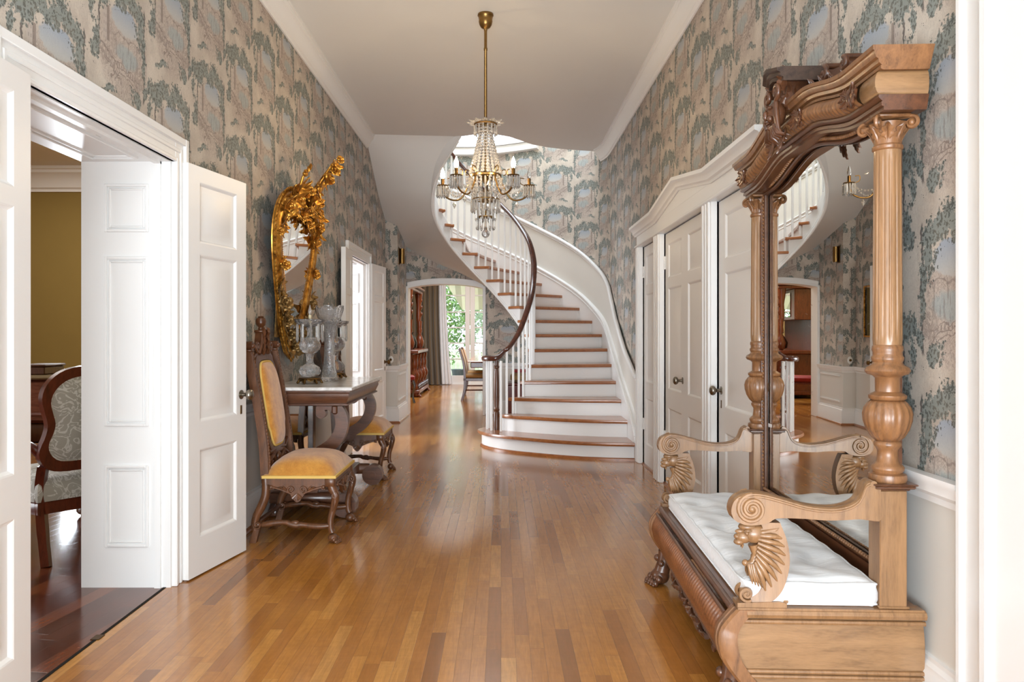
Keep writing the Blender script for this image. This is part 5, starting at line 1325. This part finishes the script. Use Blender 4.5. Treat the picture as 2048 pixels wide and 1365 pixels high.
m = MB(); rows = []; N = 72
prof = [(.0, .012), (.062, .0), (.070, .008), (.066, .02), (.052, .07), (.043, .14), (.038, .22), (.038, .30), (.046, .37), (.066, .43), (.092, .49), (.108, .54), (.102, .54), (.088, .49), (.060, .43), (.040, .37), (.032, .30), (.032, .2), (.036, .1), (.04, .03), (.0, .028)]
for r_, z in prof:
    rows.append([(max(r_, .0005)*math.cos(2*PI*i/N)*(1+.012*math.cos(16*2*PI*i/N)), max(r_, .0005)*math.sin(2*PI*i/N)*(1+.012*math.cos(16*2*PI*i/N)), z+(.035*abs(math.sin(4*PI*i/N*1.5)) if z > .52 else 0)) for i in range(N)])
m.rings(rows).build('cut_glass_body', M_CUT, VS, 60)

# ------------------------------------------------------------ gilt mirror leaning out from the wall
GM = thing('gilt_wall_mirror', 'ornate gilt rococo mirror with carved roses leaning out from the left wall', 'mirror', (-1.585, 5.80, 1.10))
GM.rotation_euler = (0, R(3), 0)
nf = lambda z: min(1, .72+.28*z/.5)
# local: y along wall, z up, +x out. outline of glass
def gout(off):
    pts = []
    K = [(0, .10), (.09, .17), (.19, .29), (.27, .45), (.36, .63), (.42, .80), (.41, .92), (.30, 1.01), (.14, 1.045), (0, 1.02)]
    half = spline([(y, 0, z) for y, z in K], 34)
    full = [(p.x, p.z) for p in half]+[(-p.x, p.z) for p in reversed(half[1:-1])]
    n = len(full); out = []
    for i, (y, z) in enumerate(full):
        a, b = full[i-1], full[(i+1) % n]; d = Vector((b[0]-a[0], b[1]-a[1])).normalized(); out.append((y+d.y*off, z-d.x*off))
    return out
g0 = gout(0)
m = MB().add([(.030, y, z) for y, z in g0], [tuple(range(len(g0)))]); m.build('mirror_glass', M_MIRROR, GM, 0)
m = MB()
lay = [(-.004, .031), (.008, .038), (.024, .034), (.038, .047), (.056, .052), (.074, .046), (.09, .056), (.115, .05), (.135, .03), (.142, .0), (.02, 0)]
R_ = [[(d, y, z) for y, z in gout(o_)] for o_, d in lay]
m.grid(R_, True); m.build('frame', M_GOLD, GM, 50)
m = MB()
for off, d, r_, st_ in ((.012, .038, .0055, 1),):
    pts = gout(off)
    for i in range(len(pts)):
        a, b = pts[i], pts[(i+1) % len(pts)]; L = math.hypot(b[0]-a[0], b[1]-a[1]); k = max(1, int(L/.0125))
        for j in range(k): m.ball((d, lerp(a[0], b[0], j/k), lerp(a[1], b[1], j/k)), r_, 5, 4)
m.build('bead_border', M_GOLD, GM, 0)
m = MB(); pts = gout(.148)
for i in range(0, len(pts)):
    a = pts[i]; b = pts[(i+1) % len(pts)]; ang = math.atan2(b[1]-a[1], b[0]-a[0])
    for j in (0, .5):
        m.ball((.028, lerp(a[0], b[0], j), lerp(a[1], b[1], j)), .014, 6, 5, (.7, .9, 1.3))
m.tube([(.02, y, z) for y, z in gout(.143)], .01, 6, close=True).build('leaf_border', M_GOLD, GM, 50)
MB().box(-.004, .004, -.36, .36, .12, 1.08).build('back_board', M_GOLDD, GM)
RO = [mesh_of(rose(1, s_), 'rose', M_GOLD, 60) for s_ in range(3)]; RD = [mesh_of(rose(1, s_), 'rose', M_GOLDD, 60) for s_ in range(3, 5)]
def put_rose(y, z, r_, x=.065, dull=False, k=0, tilt=(0, 78, -48)):
    o = bpy.data.objects.new('rose', (RD if dull else RO)[k % (2 if dull else 3)]); COL.objects.link(o); o.parent = GM
    o.location = (x+(.48*(z-1.1) if z > 1.1 else 0), y*1.26*nf(z), z); o.rotation_euler = [R(a) for a in tilt]; o.scale = (r_*1.3,)*3
for i, (y, z, r_, x) in enumerate([(-.34, 1.02, .062, .07), (-.20, 1.10, .045, .09), (.36, 1.00, .05, .07), (.30, 1.10, .045, .08), (.02, 1.06, .035, .10), (.12, .98, .034, .08), (-.06, 1.00, .03, .08), (.0, 1.38, .045, .14), (.03, 1.31, .04, .13), (-.02, 1.45, .03, .15),
        (-.36, .62, .036, .075), (.39, .62, .036, .06), (.20, 1.16, .035, .09), (-.10, 1.19, .034, .10), (.40, .88, .036, .05), (-.42, .84, .028, .05)]):
    put_rose(y, z, r_, x, False, i)
for i, (y, z, r_, x) in enumerate([(-.33, .36, .052, .07), (-.25, .24, .045, .06), (-.16, .14, .042, .06), (-.06, .06, .040, .06), (.05, .05, .035, .06), (.15, .14, .042, .06), (.25, .24, .045, .06), (.34, .38, .045, .06)]):
    put_rose(y, z, r_, x, True, i)
rn = random.Random(3)
def cluster(y, z, x, r_, n, mat, seed):
    # a knot of curled acanthus leaves around one point
    q = random.Random(seed); y *= nf(z); x += .25*(z-1.15) if z > 1.15 else 0; m = MB().ball((x-.01, y, z), r_*.32, 8, 6, (.8, 1, 1))
    for k in range(n):
        a = 2*PI*k/n+q.random()*.7; L = r_*(.75+.5*q.random()); lf = bez_leaf(L, L*.55, 2, .9, 9, .006)
        Mx = Matrix.Translation((x, y, z)) @ Matrix.Rotation(a, 4, 'X') @ Matrix.Rotation(R(q.uniform(-10, 30)), 4, 'Z') @ Matrix(((0, 0, 1, 0), (1, 0, 0, 0), (0, 1, 0, 0), (0, 0, 0, 1)))
        m.merge(lf, Mx)
    m.build('acanthus_spray', mat, GM, 60)
sd = 0
for (y, z, x, r_) in [(-.43, 1.0, .06, .13), (-.33, 1.10, .08, .13), (-.22, 1.14, .09, .13), (-.11, 1.10, .09, .12), (.0, 1.14, .11, .14), (.04, 1.24, .14, .12), (.02, 1.33, .18, .10), (.03, 1.41, .20, .085), (.13, 1.12, .10, .13), (.25, 1.16, .10, .13), (.36, 1.10, .08, .13), (.46, 1.0, .06, .13), (.48, .88, .05, .10),
                      (-.45, .88, .05, .09), (.12, 1.03, .08, .09), (-.06, 1.02, .08, .08), (.28, 1.02, .07, .09), (-.44, .63, .05, .07), (.47, .63, .05, .07)]:
    sd += 1; cluster(y, z, x, r_, 7, M_GOLD, sd)
for (y, z, x, r_) in [(-.42, .46, .05, .09), (-.40, .36, .05, .10), (-.33, .27, .05, .10), (-.25, .19, .05, .10), (-.15, .12, .05, .10), (-.04, .06, .05, .11), (.07, .05, .05, .10), (.17, .12, .05, .10), (.28, .20, .05, .10), (.36, .30, .05, .10), (.43, .42, .05, .09)]:
    sd += 1; cluster(y, z, x, r_, 6, M_GOLDD, sd)
m = MB(); m.tube([(.06, .0, 1.04), (.09, .03, 1.12), (.13, .02, 1.22), (.20, .01, 1.33), (.26, .03, 1.44)], [.028, .026, .02, .014, .008], 10)
for sg in (-1, 1):
    m.tube([(p[0]+.08, p[1], p[2]) for p in scroll_pts((sg*.27, 1.10), .085, 1.1, -PI*.4, sg, 26, 'yz', 0, .3)], [lerp(.026, .012, i/26) for i in range(27)], 8)
    m.tube([(.06, sg*.36, 1.0), (.08, sg*.30, 1.05), (.09, sg*.18, 1.06), (.09, sg*.06, 1.08), (.09, 0, 1.06)], [.02, .024, .02, .02, .02], 8)
m.build('crest_scrolls', M_GOLD, GM, 60)
m = MB(); m.tube([(.10, -.27, 1.20), (.12, -.28, 1.27)], [.012, .010], 6); m.ball((.13, -.27, 1.285), .020, 10, 7, (1, 1.5, .9)); m.ball((.14, -.305, 1.30), .012, 8, 6); m.tube([(.14, -.315, 1.30), (.14, -.335, 1.297)], [.005, .001], 6); m.tube([(.13, -.25, 1.285), (.13, -.17, 1.34)], [.014, .005], 6)
place(bez_leaf(.07, .03, 2, .2), m, (.14, -.27, 1.315), (0, -50, 60)); m.build('carved_bird', M_GOLD, GM, 60)

# ------------------------------------------------------------ small things in the hall
SC = thing('wall_sconce', 'brass half-cylinder wall sconce under the curving staircase soffit', 'sconce', (-1.45, 11.08, 2.23))
MB().bbox(0, .012, -.055, .055, 0, .24, .004).build('back_plate', M_BRASSD, SC)
MB().lathe([(.038, 0), (.038, .21)], (.045, 0, .015), 24, cap=False).build('brass_shade', M_BRASS, SC)
MB().box(.0, .03, -.01, .01, .05, .19).build('bracket', M_BRASSD, SC)
PF = thing('framed_pictures', 'narrow gilt frame holding three stacked pictures on the left wall beside the far open door', 'picture frame', (XL, 10.42, 1.2))
m = MB(); F_ = [(0, 0), (.024, .004), (.024, .014), (.008, .022), (0, .022)]
for a in ((0, .012, -.17, -.145, 0, .68), (0, .024, .145, .17, 0, .68), (0, .024, -.145, .145, 0, .025), (0, .024, -.145, .145, .655, .68)): m.bbox(0, .024, a[2], a[3], a[4], a[5], .006)
m.build('gilt_frame', M_GOLD, PF)
MB().box(.003, .008, -.145, .145, .025, .655).build('mount', paint('cream_mount', (232, 226, 210), .7), PF)
for z in (.06, .26, .46): MB().box(.0085, .010, -.10, .10, z, z+.15).build('print', cloth('grey_print', (70, 70, 66), (190, 186, 172), (16, 16, 22)), PF)
MB().box(.012, .013, -.145, .145, .025, .655).build('glazing', M_PANE, PF, 0)
m = MB(); m.ball((0, 0, 0), .045, 20, 10, (.28, .75, 1)); o = m.build('door_stop_plate', paint('porcelain', (240, 238, 232), .2), None, 60, loc=(XL+.012, 10.88, 1.0)) if 0 else None
KN = thing('switch_plate', 'small white oval wall plate with dark knob beside the far open door', 'wall plate', (-1.54, 10.918, .885))
m = MB(); m.ball((0, -.004, 0), .045, 20, 10, (.8, .18, 1.15)); m.build('porcelain_plate', paint('porcelain', (240, 238, 232), .2), KN, 60)
MB().ball((0, -.022, 0), .018, 12, 8).build('dark_knob', M_BRASSD, KN, 60)

# ------------------------------------------------------------ parlour: piano and armchair
PI_ = thing('square_piano', 'rosewood square piano with carved legs seen through the parlour doorway', 'piano', (-3.75, 5.45, 0), 0)
m = MB().bbox(-1.0, 1.0, -.2, .75, .64, .935, .02); m.build('case', M_PIANO, PI_)
MB().bbox(-1.03, 1.03, -.23, .78, .935, .965, .01).build('lid', wood('worn_piano_lid', (92, 70, 44), (150, 126, 84), .4, (1.2, 9, 9), .3), PI_)
m = MB().tube([(-1.0, -.205, .70), (1.0, -.205, .70)], .012, 8); m.build('moulding', M_PIANO, PI_)
for x in (-.85, .85):
    for y in (-.08, .62):
        m = MB(); S = spline([(x, y, .64), (x+.10, y-.03, .56), (x+.04, y-.02, .44), (x-.06, y, .30), (x+.02, y-.02, .14), (x+.06, y-.03, .05)], 26)
        m.tube(S, [lerp(.12, .05, i/26) for i in range(27)], 12, sq=(1, .7)); m.ball((x+.06, y-.03, .04), .05, 10, 7, (1.3, 1.1, .8))
        for q_ in range(5): m.tube([(x-.10+.05*q_, y-.10, .62), (x-.03+.03*q_, y-.11, .52), (x+.0, y-.07, .42)], [.018, .014, .008], 6)
        m.build('carved_leg', M_CREST, PI_, 60)
m = MB().bbox(-.9, .95, -.16, -.12, .50, .64, .02)
for k in range(9): m.tube([(lerp(-.8, .9, k/8), -.17, .62), (lerp(-.8, .9, k/8)+.06, -.175, .55), (lerp(-.8, .9, k/8)-.02, -.17, .48)], [.02, .025, .012], 8)
m.build('carved_rail', M_CREST, PI_, 60)
BX = tag(MB().bbox(-.09, .09, -.12, .12, 0, .055, .006).bbox(-.1, .1, -.13, .13, .055, .07, .006).build('wooden_box', M_CREST, None, loc=(-3.18, 5.4, .965)), 'small dark wooden box resting on the piano lid', 'box')

AC = thing('parlour_armchair', 'carved mahogany armchair with grey damask upholstery seen from behind through the parlour doorway', 'armchair', (-2.34, 4.38, 0), R(143)); AC.scale = (1, 1, .94)
# local: +x is the facing direction, y across; back at x=0
m = MB(); 
bo = [(.0, .52), (.12, .52), (.20, .54), (.245, .60), (.25, .66), (.225, .73), (.215, .80), (.235, .88), (.25, .95), (.235, 1.02), (.19, 1.08), (.12, 1.12), (0, 1.14)]
half = spline([(a, 0, b) for a, b in bo], 30); full = [(p.x, p.z) for p in half]+[(-p.x, p.z) for p in reversed(half[1:-1])]
lean = lambda z: -.10*(z-.5)
def inset(pts, k):
    cz = .83; return [(y*k, cz+(z-cz)*k) for y, z in pts]
for (ka, kb, d0, d1) in ((1.0, .80, -.025, .025),):
    m.grid([[(lean(z)+d0, y, z) for y, z in inset(full, ka)], [(lean(z)+d1, y, z) for y, z in inset(full, ka)], [(lean(z)+d1, y, z) for y, z in inset(full, kb)], [(lean(z)+d0, y, z) for y, z in inset(full, kb)], [(lean(z)+d0, y, z) for y, z in inset(full, ka)]], True)
m.build('back_frame', M_MAHOG, AC, 50)
m = MB()
for d, s_ in ((-1, 1), (1, 1)):
    m.rings([[(lean(z)+d*dd, y, z) for y, z in inset(full, k)] for k, dd in ((.81, .012), (.76, .03), (.6, .042), (.3, .05), (.02, .052))], False, True)
m.build('back_upholstery', M_DAMASK, AC, 60)
m = MB(); m.tube([(lean(z)-.02, y, z) for y, z in inset(full, .80)], .007, 6, close=True); m.build('piping', M_DAMASK, AC, 60)
for sy in (-1, 1):
    MB().tube(spline([(.0, sy*.215, .56), (.02, sy*.22, .44), (.01, sy*.22, .30), (-.03, sy*.225, .14), (-.075, sy*.23, 0)], 16), [.032]*12+[.03]*5, 4, sq=(1.0, 1.0)).build('leg', M_MAHOG, AC, 20)
    MB().tube(spline([(.52, sy*.25, .34), (.56, sy*.26, .26), (.53, sy*.25, .14), (.54, sy*.25, .03)], 14), [.035, .036, .035, .032]+[.028]*5+[.024]*6, 10).build('leg', M_MAHOG, AC, 50)
    m = MB().tube(spline([(.0, sy*.22, .62), (.06, sy*.27, .68), (.30, sy*.30, .66), (.42, sy*.30, .63), (.44, sy*.29, .54), (.40, sy*.27, .42), (.42, sy*.26, .34)], 26), .026, 10); m.build('arm', M_MAHOG, AC, 50)
    MB().tube([(.08, sy*.275, .70), (.12, sy*.285, .71), (.28, sy*.30, .695), (.34, sy*.30, .675)], [.02, .036, .036, .02], 10).build('arm_pad', M_DAMASK, AC, 60)
m = MB(); rows = []
out = [(.0, -.24), (.30, -.285), (.50, -.29), (.58, -.2), (.60, 0), (.58, .2), (.50, .29), (.30, .285), (.0, .24)]
sp = [(p.x, p.y) for p in spline([(a, b, 0) for a, b in out], 40)]
cxy = (.3, 0); sc2 = lambda k: [(cxy[0]+(x-cxy[0])*k, y*k) for x, y in sp]
m.rings([[(x, y, z) for x, y in sc2(k)] for k, z in ((1.02, .355), (1.04, .40), (1.02, .45), (.93, .485), (.7, .50), (.3, .508), (.02, .51))]); m.build('seat', M_DAMASK, AC, 60)
MB().rings([[(x, y, z) for x, y in sc2(k)] for k, z in ((.98, .28), (1.03, .285), (1.03, .345), (1.0, .355))]).build('seat_rail', M_MAHOG, AC, 50)

# ------------------------------------------------------------ dining room
CB = thing('display_cabinet', 'tall carved cherry cabinet with turned columns and glazed top against the dining room wall', 'cabinet', (-2.46, 16.3, 0))
# local x 0..0.8 out from wall ; y -1.0..1.0
MB().bbox(.0, .72, -.95, .95, .12, .86, .01).build('lower_case', M_CAB, CB)
MB().bbox(.0, .84, -1.05, 1.05, .86, .93, .012).build('top', M_CAB, CB)
MB().bbox(.0, .86, -1.0, 1.0, .07, .14, .012).build('plinth', M_CAB, CB)
MB().box(.0, .06, -.98, .98, .93, 2.2).build('back', M_CAB, CB)
MB().bbox(.0, .40, -.95, .95, 1.52, 2.12, .01).build('upper_case', M_CAB, CB)
MB().bbox(.41, .415, -.7, .7, 1.58, 2.05, .001).build('glass_front', M_MIRROR, CB)
m = MB().bbox(.0, .72, -1.06, 1.06, 2.12, 2.18, .012).bbox(.0, .76, -1.10, 1.10, 2.18, 2.24, .015); m.build('cornice', M_CAB, CB)
m = MB()
for k in range(-4, 5): place(bez_leaf(.35, .14, 4, .5), m, (.5, k*.12, 2.24), (0, -80+abs(k)*5, 90))
m.ball((.55, 0, 2.42), .12, 12, 8); m.build('carved_crest', M_CAB, CB, 60)
turn = [(.06, 0), (.075, .03), (.06, .08), (.04, .11), (.05, .16), (.085, .24), (.09, .30), (.06, .36), (.04, .42), (.055, .46), (.06, .52), (.045, .58), (.06, .64), (.07, .70)]
for y in (-.93, -.35, .35, .93):
    MB().lathe([(r_, z+.14) for r_, z in turn], (.76, y, 0), 18).build('turned_column', M_CAB, CB, 50)
for y in (-.93, .93):
    MB().lathe([(.05, 0), (.08, .05), (.10, .14), (.07, .24), (.04, .32), (.06, .38), (.05, .45), (.06, .60)], (.66, y, .93), 18).build('upper_column', M_CAB, CB, 50)
    m = MB().lathe([(.05, 0), (.06, .1), (.05, .3), (.07, .45), (.09, .6)], (.64, y, 1.52), 14)
    for z in (1.6, 1.75, 1.9, 2.02): place(bez_leaf(.14, .09, 3, .6), m, (.66, y, z), (0, -50, 0))
    m.build('carved_pilaster', M_CAB, CB, 60)
    m = MB(); paw(m, (.80, y, 0), .075, (1, 0)); m.build('paw_foot', M_CAB, CB, 60)
m = MB()
for k in range(14): m.tube(scroll_pts((lerp(-.9, .9, k/13), .21), .05, 1.2, 0, 1 if k % 2 else -1, 16, 'yz', .84), .014, 6)
m.build('carved_scroll_rail', metal('silvered_carving', (120, 120, 124), .35), CB, 60)
BG = MB(); BG.lathe([(.10, 0), (.17, .04), (.19, .14), (.15, .24), (.09, .31), (.12, .35), (.07, .34)], n=18, fl=lambda a, z: 1+.08*math.cos(5*a+z*20))
tag(BG.build('black_bag', paint('black_leather', (30, 32, 28), .35), None, 60, loc=(-1.90, 15.95, .932)), 'crumpled black bag sitting on the dining room cabinet ledge', 'bag')

RC = thing('red_chair', 'red upholstered chair partly visible beside the dining room cabinet', 'chair', (-1.86, 14.2, 0), R(20))
M_RED = cloth('red_upholstery', (110, 14, 18), (168, 34, 34))
MB().bbox(-.25, .25, -.25, .25, .40, .50, .03).build('seat', M_RED, RC); MB().bbox(-.25, -.18, -.24, .24, .50, .98, .03).build('back', M_RED, RC)
for x in (-.21, .21):
    for y in (-.21, .21):
        MB().tube(spline([(x, y, .40), (x*1.12, y*1.12, .30), (x, y, .14), (x*1.1, y*1.1, 0)], 12), [.03, .03, .028, .026, .024, .022, .02, .018, .018, .018, .02, .022, .024], 8).build('leg', metal('silver_leg', (120, 122, 130), .35), RC, 50)
MB().bbox(-.24, .24, -.24, .24, .36, .40, .01).build('seat_frame', M_MAHOG, RC)

DT = thing('dining_table', 'polished inlaid wooden dining table on claw feet in the dining room', 'table', (.05, 15.7, 0))
MB().bbox(-.66, 1.1, -1.75, 1.75, .735, .765, .012).build('table_top', wood('inlaid_table_top', (120, 62, 26), (190, 116, 52), .15, (9, 1.2, 9), .8), DT)
MB().bbox(-.60, 1.04, -1.69, 1.69, .635, .735, .012).build('apron', M_CAB, DT)
for y in (-1.2, 1.2):
    MB().lathe([(.07, .12), (.10, .2), (.12, .3), (.07, .4), (.06, .5), (.09, .635)], (.2, y, 0), 20).build('pedestal', M_MAHOG, DT, 50)
    for sx, sy in ((-1, -1), (1, -1), (-1, 1), (1, 1)):
        m = MB().tube(spline([(.2, y, .30), (.2+sx*.25, y+sy*.10, .22), (.2+sx*.45, y+sy*.2, .07)], 12), [.05]*6+[.04]*7, 10); q = MB(); paw(q, (.2+sx*.5, y+sy*.22, 0), .05, (sx*.9, sy*.4)); m.merge(q); m.build('claw_foot', M_MAHOG, DT, 60)
def dchair(x, y, rz, label):
    t = thing('dining_chair', label, 'chair', (x, y, 0), rz, 'dining chairs drawn up to the dining table')
    M_C = cloth_tan
    MB().bbox(-.02, .44, -.23, .23, .42, .50, .03).build('seat', M_C, t, 50); MB().bbox(-.02, .44, -.235, .235, .37, .425, .008).build('seat_rail', M_MAHOG, t)
    S = lambda y_: spline([(-.05, y_, 0), (.0, y_, .22), (.005, y_, .45), (-.02, y_, .70), (-.09, y_, .95)], 20)
    for sy in (-1, 1):
        m = MB().rings([[(p.x-.02, p.y-.02, p.z), (p.x+.02, p.y-.02, p.z), (p.x+.02, p.y+.02, p.z), (p.x-.02, p.y+.02, p.z)] for p in S(sy*.215)]); m.build('leg', M_MAHOG, t)
        MB().rings([[(.40, sy*.2-.02, .40), (.44, sy*.2-.02, .40), (.44, sy*.2+.02, .40), (.40, sy*.2+.02, .40)], [(.41, sy*.2-.014, 0), (.435, sy*.2-.014, 0), (.435, sy*.2+.014, 0), (.41, sy*.2+.014, 0)]]).build('leg', M_MAHOG, t)
    rows = [[(p.x-.012, -.2, p.z), (p.x+.03, -.19, p.z), (p.x+.045, 0, p.z), (p.x+.03, .19, p.z), (p.x-.012, .2, p.z), (p.x-.02, 0, p.z)] for p in S(0)[11:]]
    MB().rings(rows).build('back_pad', M_C, t, 50)
    MB().tube([(-.09, -.22, .95), (-.10, 0, .965), (-.09, .22, .95)], .022, 8).build('crest_rail', M_MAHOG, t); MB().tube([(.0, -.21, .2), (.0, .21, .2)], .012, 8).build('stretcher', M_MAHOG, t); MB().tube([(.0, -.21, .2), (.42, -.2, .2)], .012, 8).build('stretcher', M_MAHOG, t)
    return t
cloth_tan = cloth('tan_leather', (176, 136, 84), (214, 178, 124), (8, 8, 8))
dc = dchair(-.68, 14.72, 0, 'tan dining chair with dark legs at the table edge, nearest the archway')
d2 = copy_tree(dc); d2.location = (-.70, 15.95, 0); d2['label'] = 'tan dining chair behind the nearest one along the table'

def curtain(x0, x1, y, name, mat, z1, folds, depth, label, cat, flare=0):
    m = MB(); rows = []; N = folds*10
    for k in range(15):
        u = k/14; z = lerp(z1, .015, u); row = []
        for i in range(N+1):
            v = i/N; x = lerp(x0, x1+flare*u**2, v); row.append((x, y-depth*(.5+.5*math.sin(v*folds*2*PI+.6*math.sin(u*3)))*(1+.4*u)-.03*u, z))
        rows.append(row)
    m.grid(rows); b = [[(p[0], p[1]+.012, p[2]) for p in r_] for r_ in rows]; m.grid(b)
    o = m.build(name, mat, None, 60); return tag(o, label, cat)
curtain(-2.40, -1.52, 19.12, 'silk_curtain', M_TAUPE, 3.0, 7, .14, 'long taupe silk curtain puddling beside the garden doors', 'curtain', .08)
curtain(-1.62, -1.36, 19.20, 'sheer_curtain', M_SHEER, 3.0, 5, .05, 'sheer white curtain hanging over the edge of the garden doors', 'curtain', .16)
tag(MB().tube([(-2.45, 19.1, 3.03), (.4, 19.1, 3.03)], .02, 10).build('curtain_rod', M_BRASSD), 'brass curtain rod above the garden doors', 'curtain rod')

# under the stairs: small chest with folded textiles seen between balusters
SD = thing('side_chest', 'small dark wooden chest below the staircase seen between the balusters', 'chest', (.38, 11.55, 0))
MB().bbox(-.28, .28, -.2, .2, .08, .50, .01).build('body', M_MAHOG, SD); MB().bbox(-.31, .31, -.22, .22, .50, .53, .008).build('lid', M_MAHOG, SD)
for x in (-.24, .24):
    for y in (-.16, .16): MB().lathe([(.02, 0), (.03, .03), (.022, .08)], (x, y, 0), 10).build('foot', M_MAHOG, SD)
tag(MB().bbox(-.24, .24, -.15, .15, 0, .14, .04).build('woven_basket', cloth('woven_basket', (110, 84, 52), (168, 134, 88), (60, 60, 60)), None, loc=(.38, 11.55, .532)), 'low woven basket standing on the small chest under the stairs', 'basket')
tag(MB().bbox(-.20, .20, -.12, .12, 0, .05, .02).build('folded_textile', M_RED, None, loc=(.38, 11.55, .674)), 'folded red textile lying on the woven basket under the stairs', 'textile')

# ------------------------------------------------------------ garden outside
t_ = NT('lawn'); n = t_.noise(t_.obj(), 3, 4)[0]
M_LAWN = t_.set(col=t_.ramp(n, [(.3, srgb(120, 150, 90)), (.7, srgb(180, 196, 150))]), rough=.9)
struct(MB().box(-14, 14, 19.4, 60, -.25, -.15), 'ground', M_LAWN)
struct(MB().box(-5, 5, 19.4, 21.2, -.14, -.02), 'terrace', paint('terrace_stone', (206, 200, 190), .7))
RL = thing('porch_railing', 'white porch railing with slim pickets outside the garden doors', 'railing', (-.8, 21.0, -.02))
MB().bbox(-2.2, 2.2, -.03, .03, .80, .85, .008).build('top_rail', M_WHITE2, RL); MB().bbox(-2.2, 2.2, -.02, .02, .08, .12, .008).build('bottom_rail', M_WHITE2, RL)
pk = mesh_of(MB().bbox(-.012, .012, -.012, .012, .1, .81, .002), 'picket', M_WHITE2, 0)
for k in range(36): inst(pk, 'picket', RL, (-2.1+k*.12, 0, 0))
AW = thing('striped_awning', 'cream and grey striped awning sloping down outside the garden doors', 'awning', (-.6, 19.45, 2.9))
t_ = NT('awning_stripe'); s_ = t_.sep(t_.obj()); st = t_.step(t_.M('FRACT', t_.M('MULTIPLY', s_[0], 3.4)), .48, .52)
M_AWN = t_.set(col=t_.mix(st, (*srgb(196, 190, 174), 1), (*srgb(236, 232, 216), 1)), rough=.8)
MB().rings([[(-1.0, .0, .0), (2.6, .0, .0), (2.6, .0, .02), (-1.0, .0, .02)], [(-.45, 1.7, -1.0), (2.6, 1.7, -1.0), (2.6, 1.7, -.98), (-.45, 1.7, -.98)]]).build('fabric', M_AWN, AW, 0)
MB().bbox(.12, .17, 1.6, 1.65, -2.92, -1.0, .004).build('post', M_BRASSD, AW)
def tree(x, y, z, r_, seed, label, n=1300):
    rn = random.Random(seed); T = thing('garden_tree', label, 'tree', (x, y, -.2), 0, 'garden trees beyond the porch')
    MB().tube([(0, 0, 0), (.05, 0, z*.5), (0, 0, z)], [.12, .1, .06], 8).build('trunk', M_MAHOG, T)
    m = MB()
    for k in range(n):
        a, b, rr = rn.random()*2*PI, math.acos(2*rn.random()-1), r_*rn.random()**.4
        c = Vector((rr*math.sin(b)*math.cos(a), rr*math.sin(b)*math.sin(a)*.7, z+rr*math.cos(b)*1.1)); s_ = r_*.042*(.6+rn.random())
        u = Vector((rn.uniform(-1, 1), rn.uniform(-1, 1), rn.uniform(-1, 1))).normalized(); v = u.orthogonal().normalized()
        for q_ in range(3):
            c2 = c+Vector((rn.uniform(-1, 1), rn.uniform(-1, 1), rn.uniform(-1, 1)))*s_
            u = Vector((rn.uniform(-1, 1), rn.uniform(-1, 1), rn.uniform(-1, 1))).normalized(); v = u.orthogonal().normalized()
            m.add([c2+u*s_, c2+v*s_*.5, c2-u*s_, c2-v*s_*.5], [(0, 1, 2, 3)])
    m.build('foliage', M_LEAFY, T, 0)
tree(-2.2, 25.5, 2.2, 1.7, 1, 'leafy green tree left of the awning post beyond the porch'); tree(1.1, 25, 1.5, 1.3, 2, 'low leafy shrub tree directly beyond the porch railing'); tree(.2, 36, 2.6, 2.2, 3, 'pale distant tree right of the awning post')
tree(-4.6, 32, 3.2, 2.4, 4, 'tall tree farthest left beyond the porch')
PT = tag(MB().lathe([(.16, 0), (.22, .1), (.25, .3), (.27, .34), (.24, .34), (.05, .28)], n=20).build('garden_pot', paint('dark_glaze', (60, 74, 78), .4), None, loc=(-1.05, 20.5, -.02)), 'dark glazed pot on the porch behind the garden door glass', 'pot')
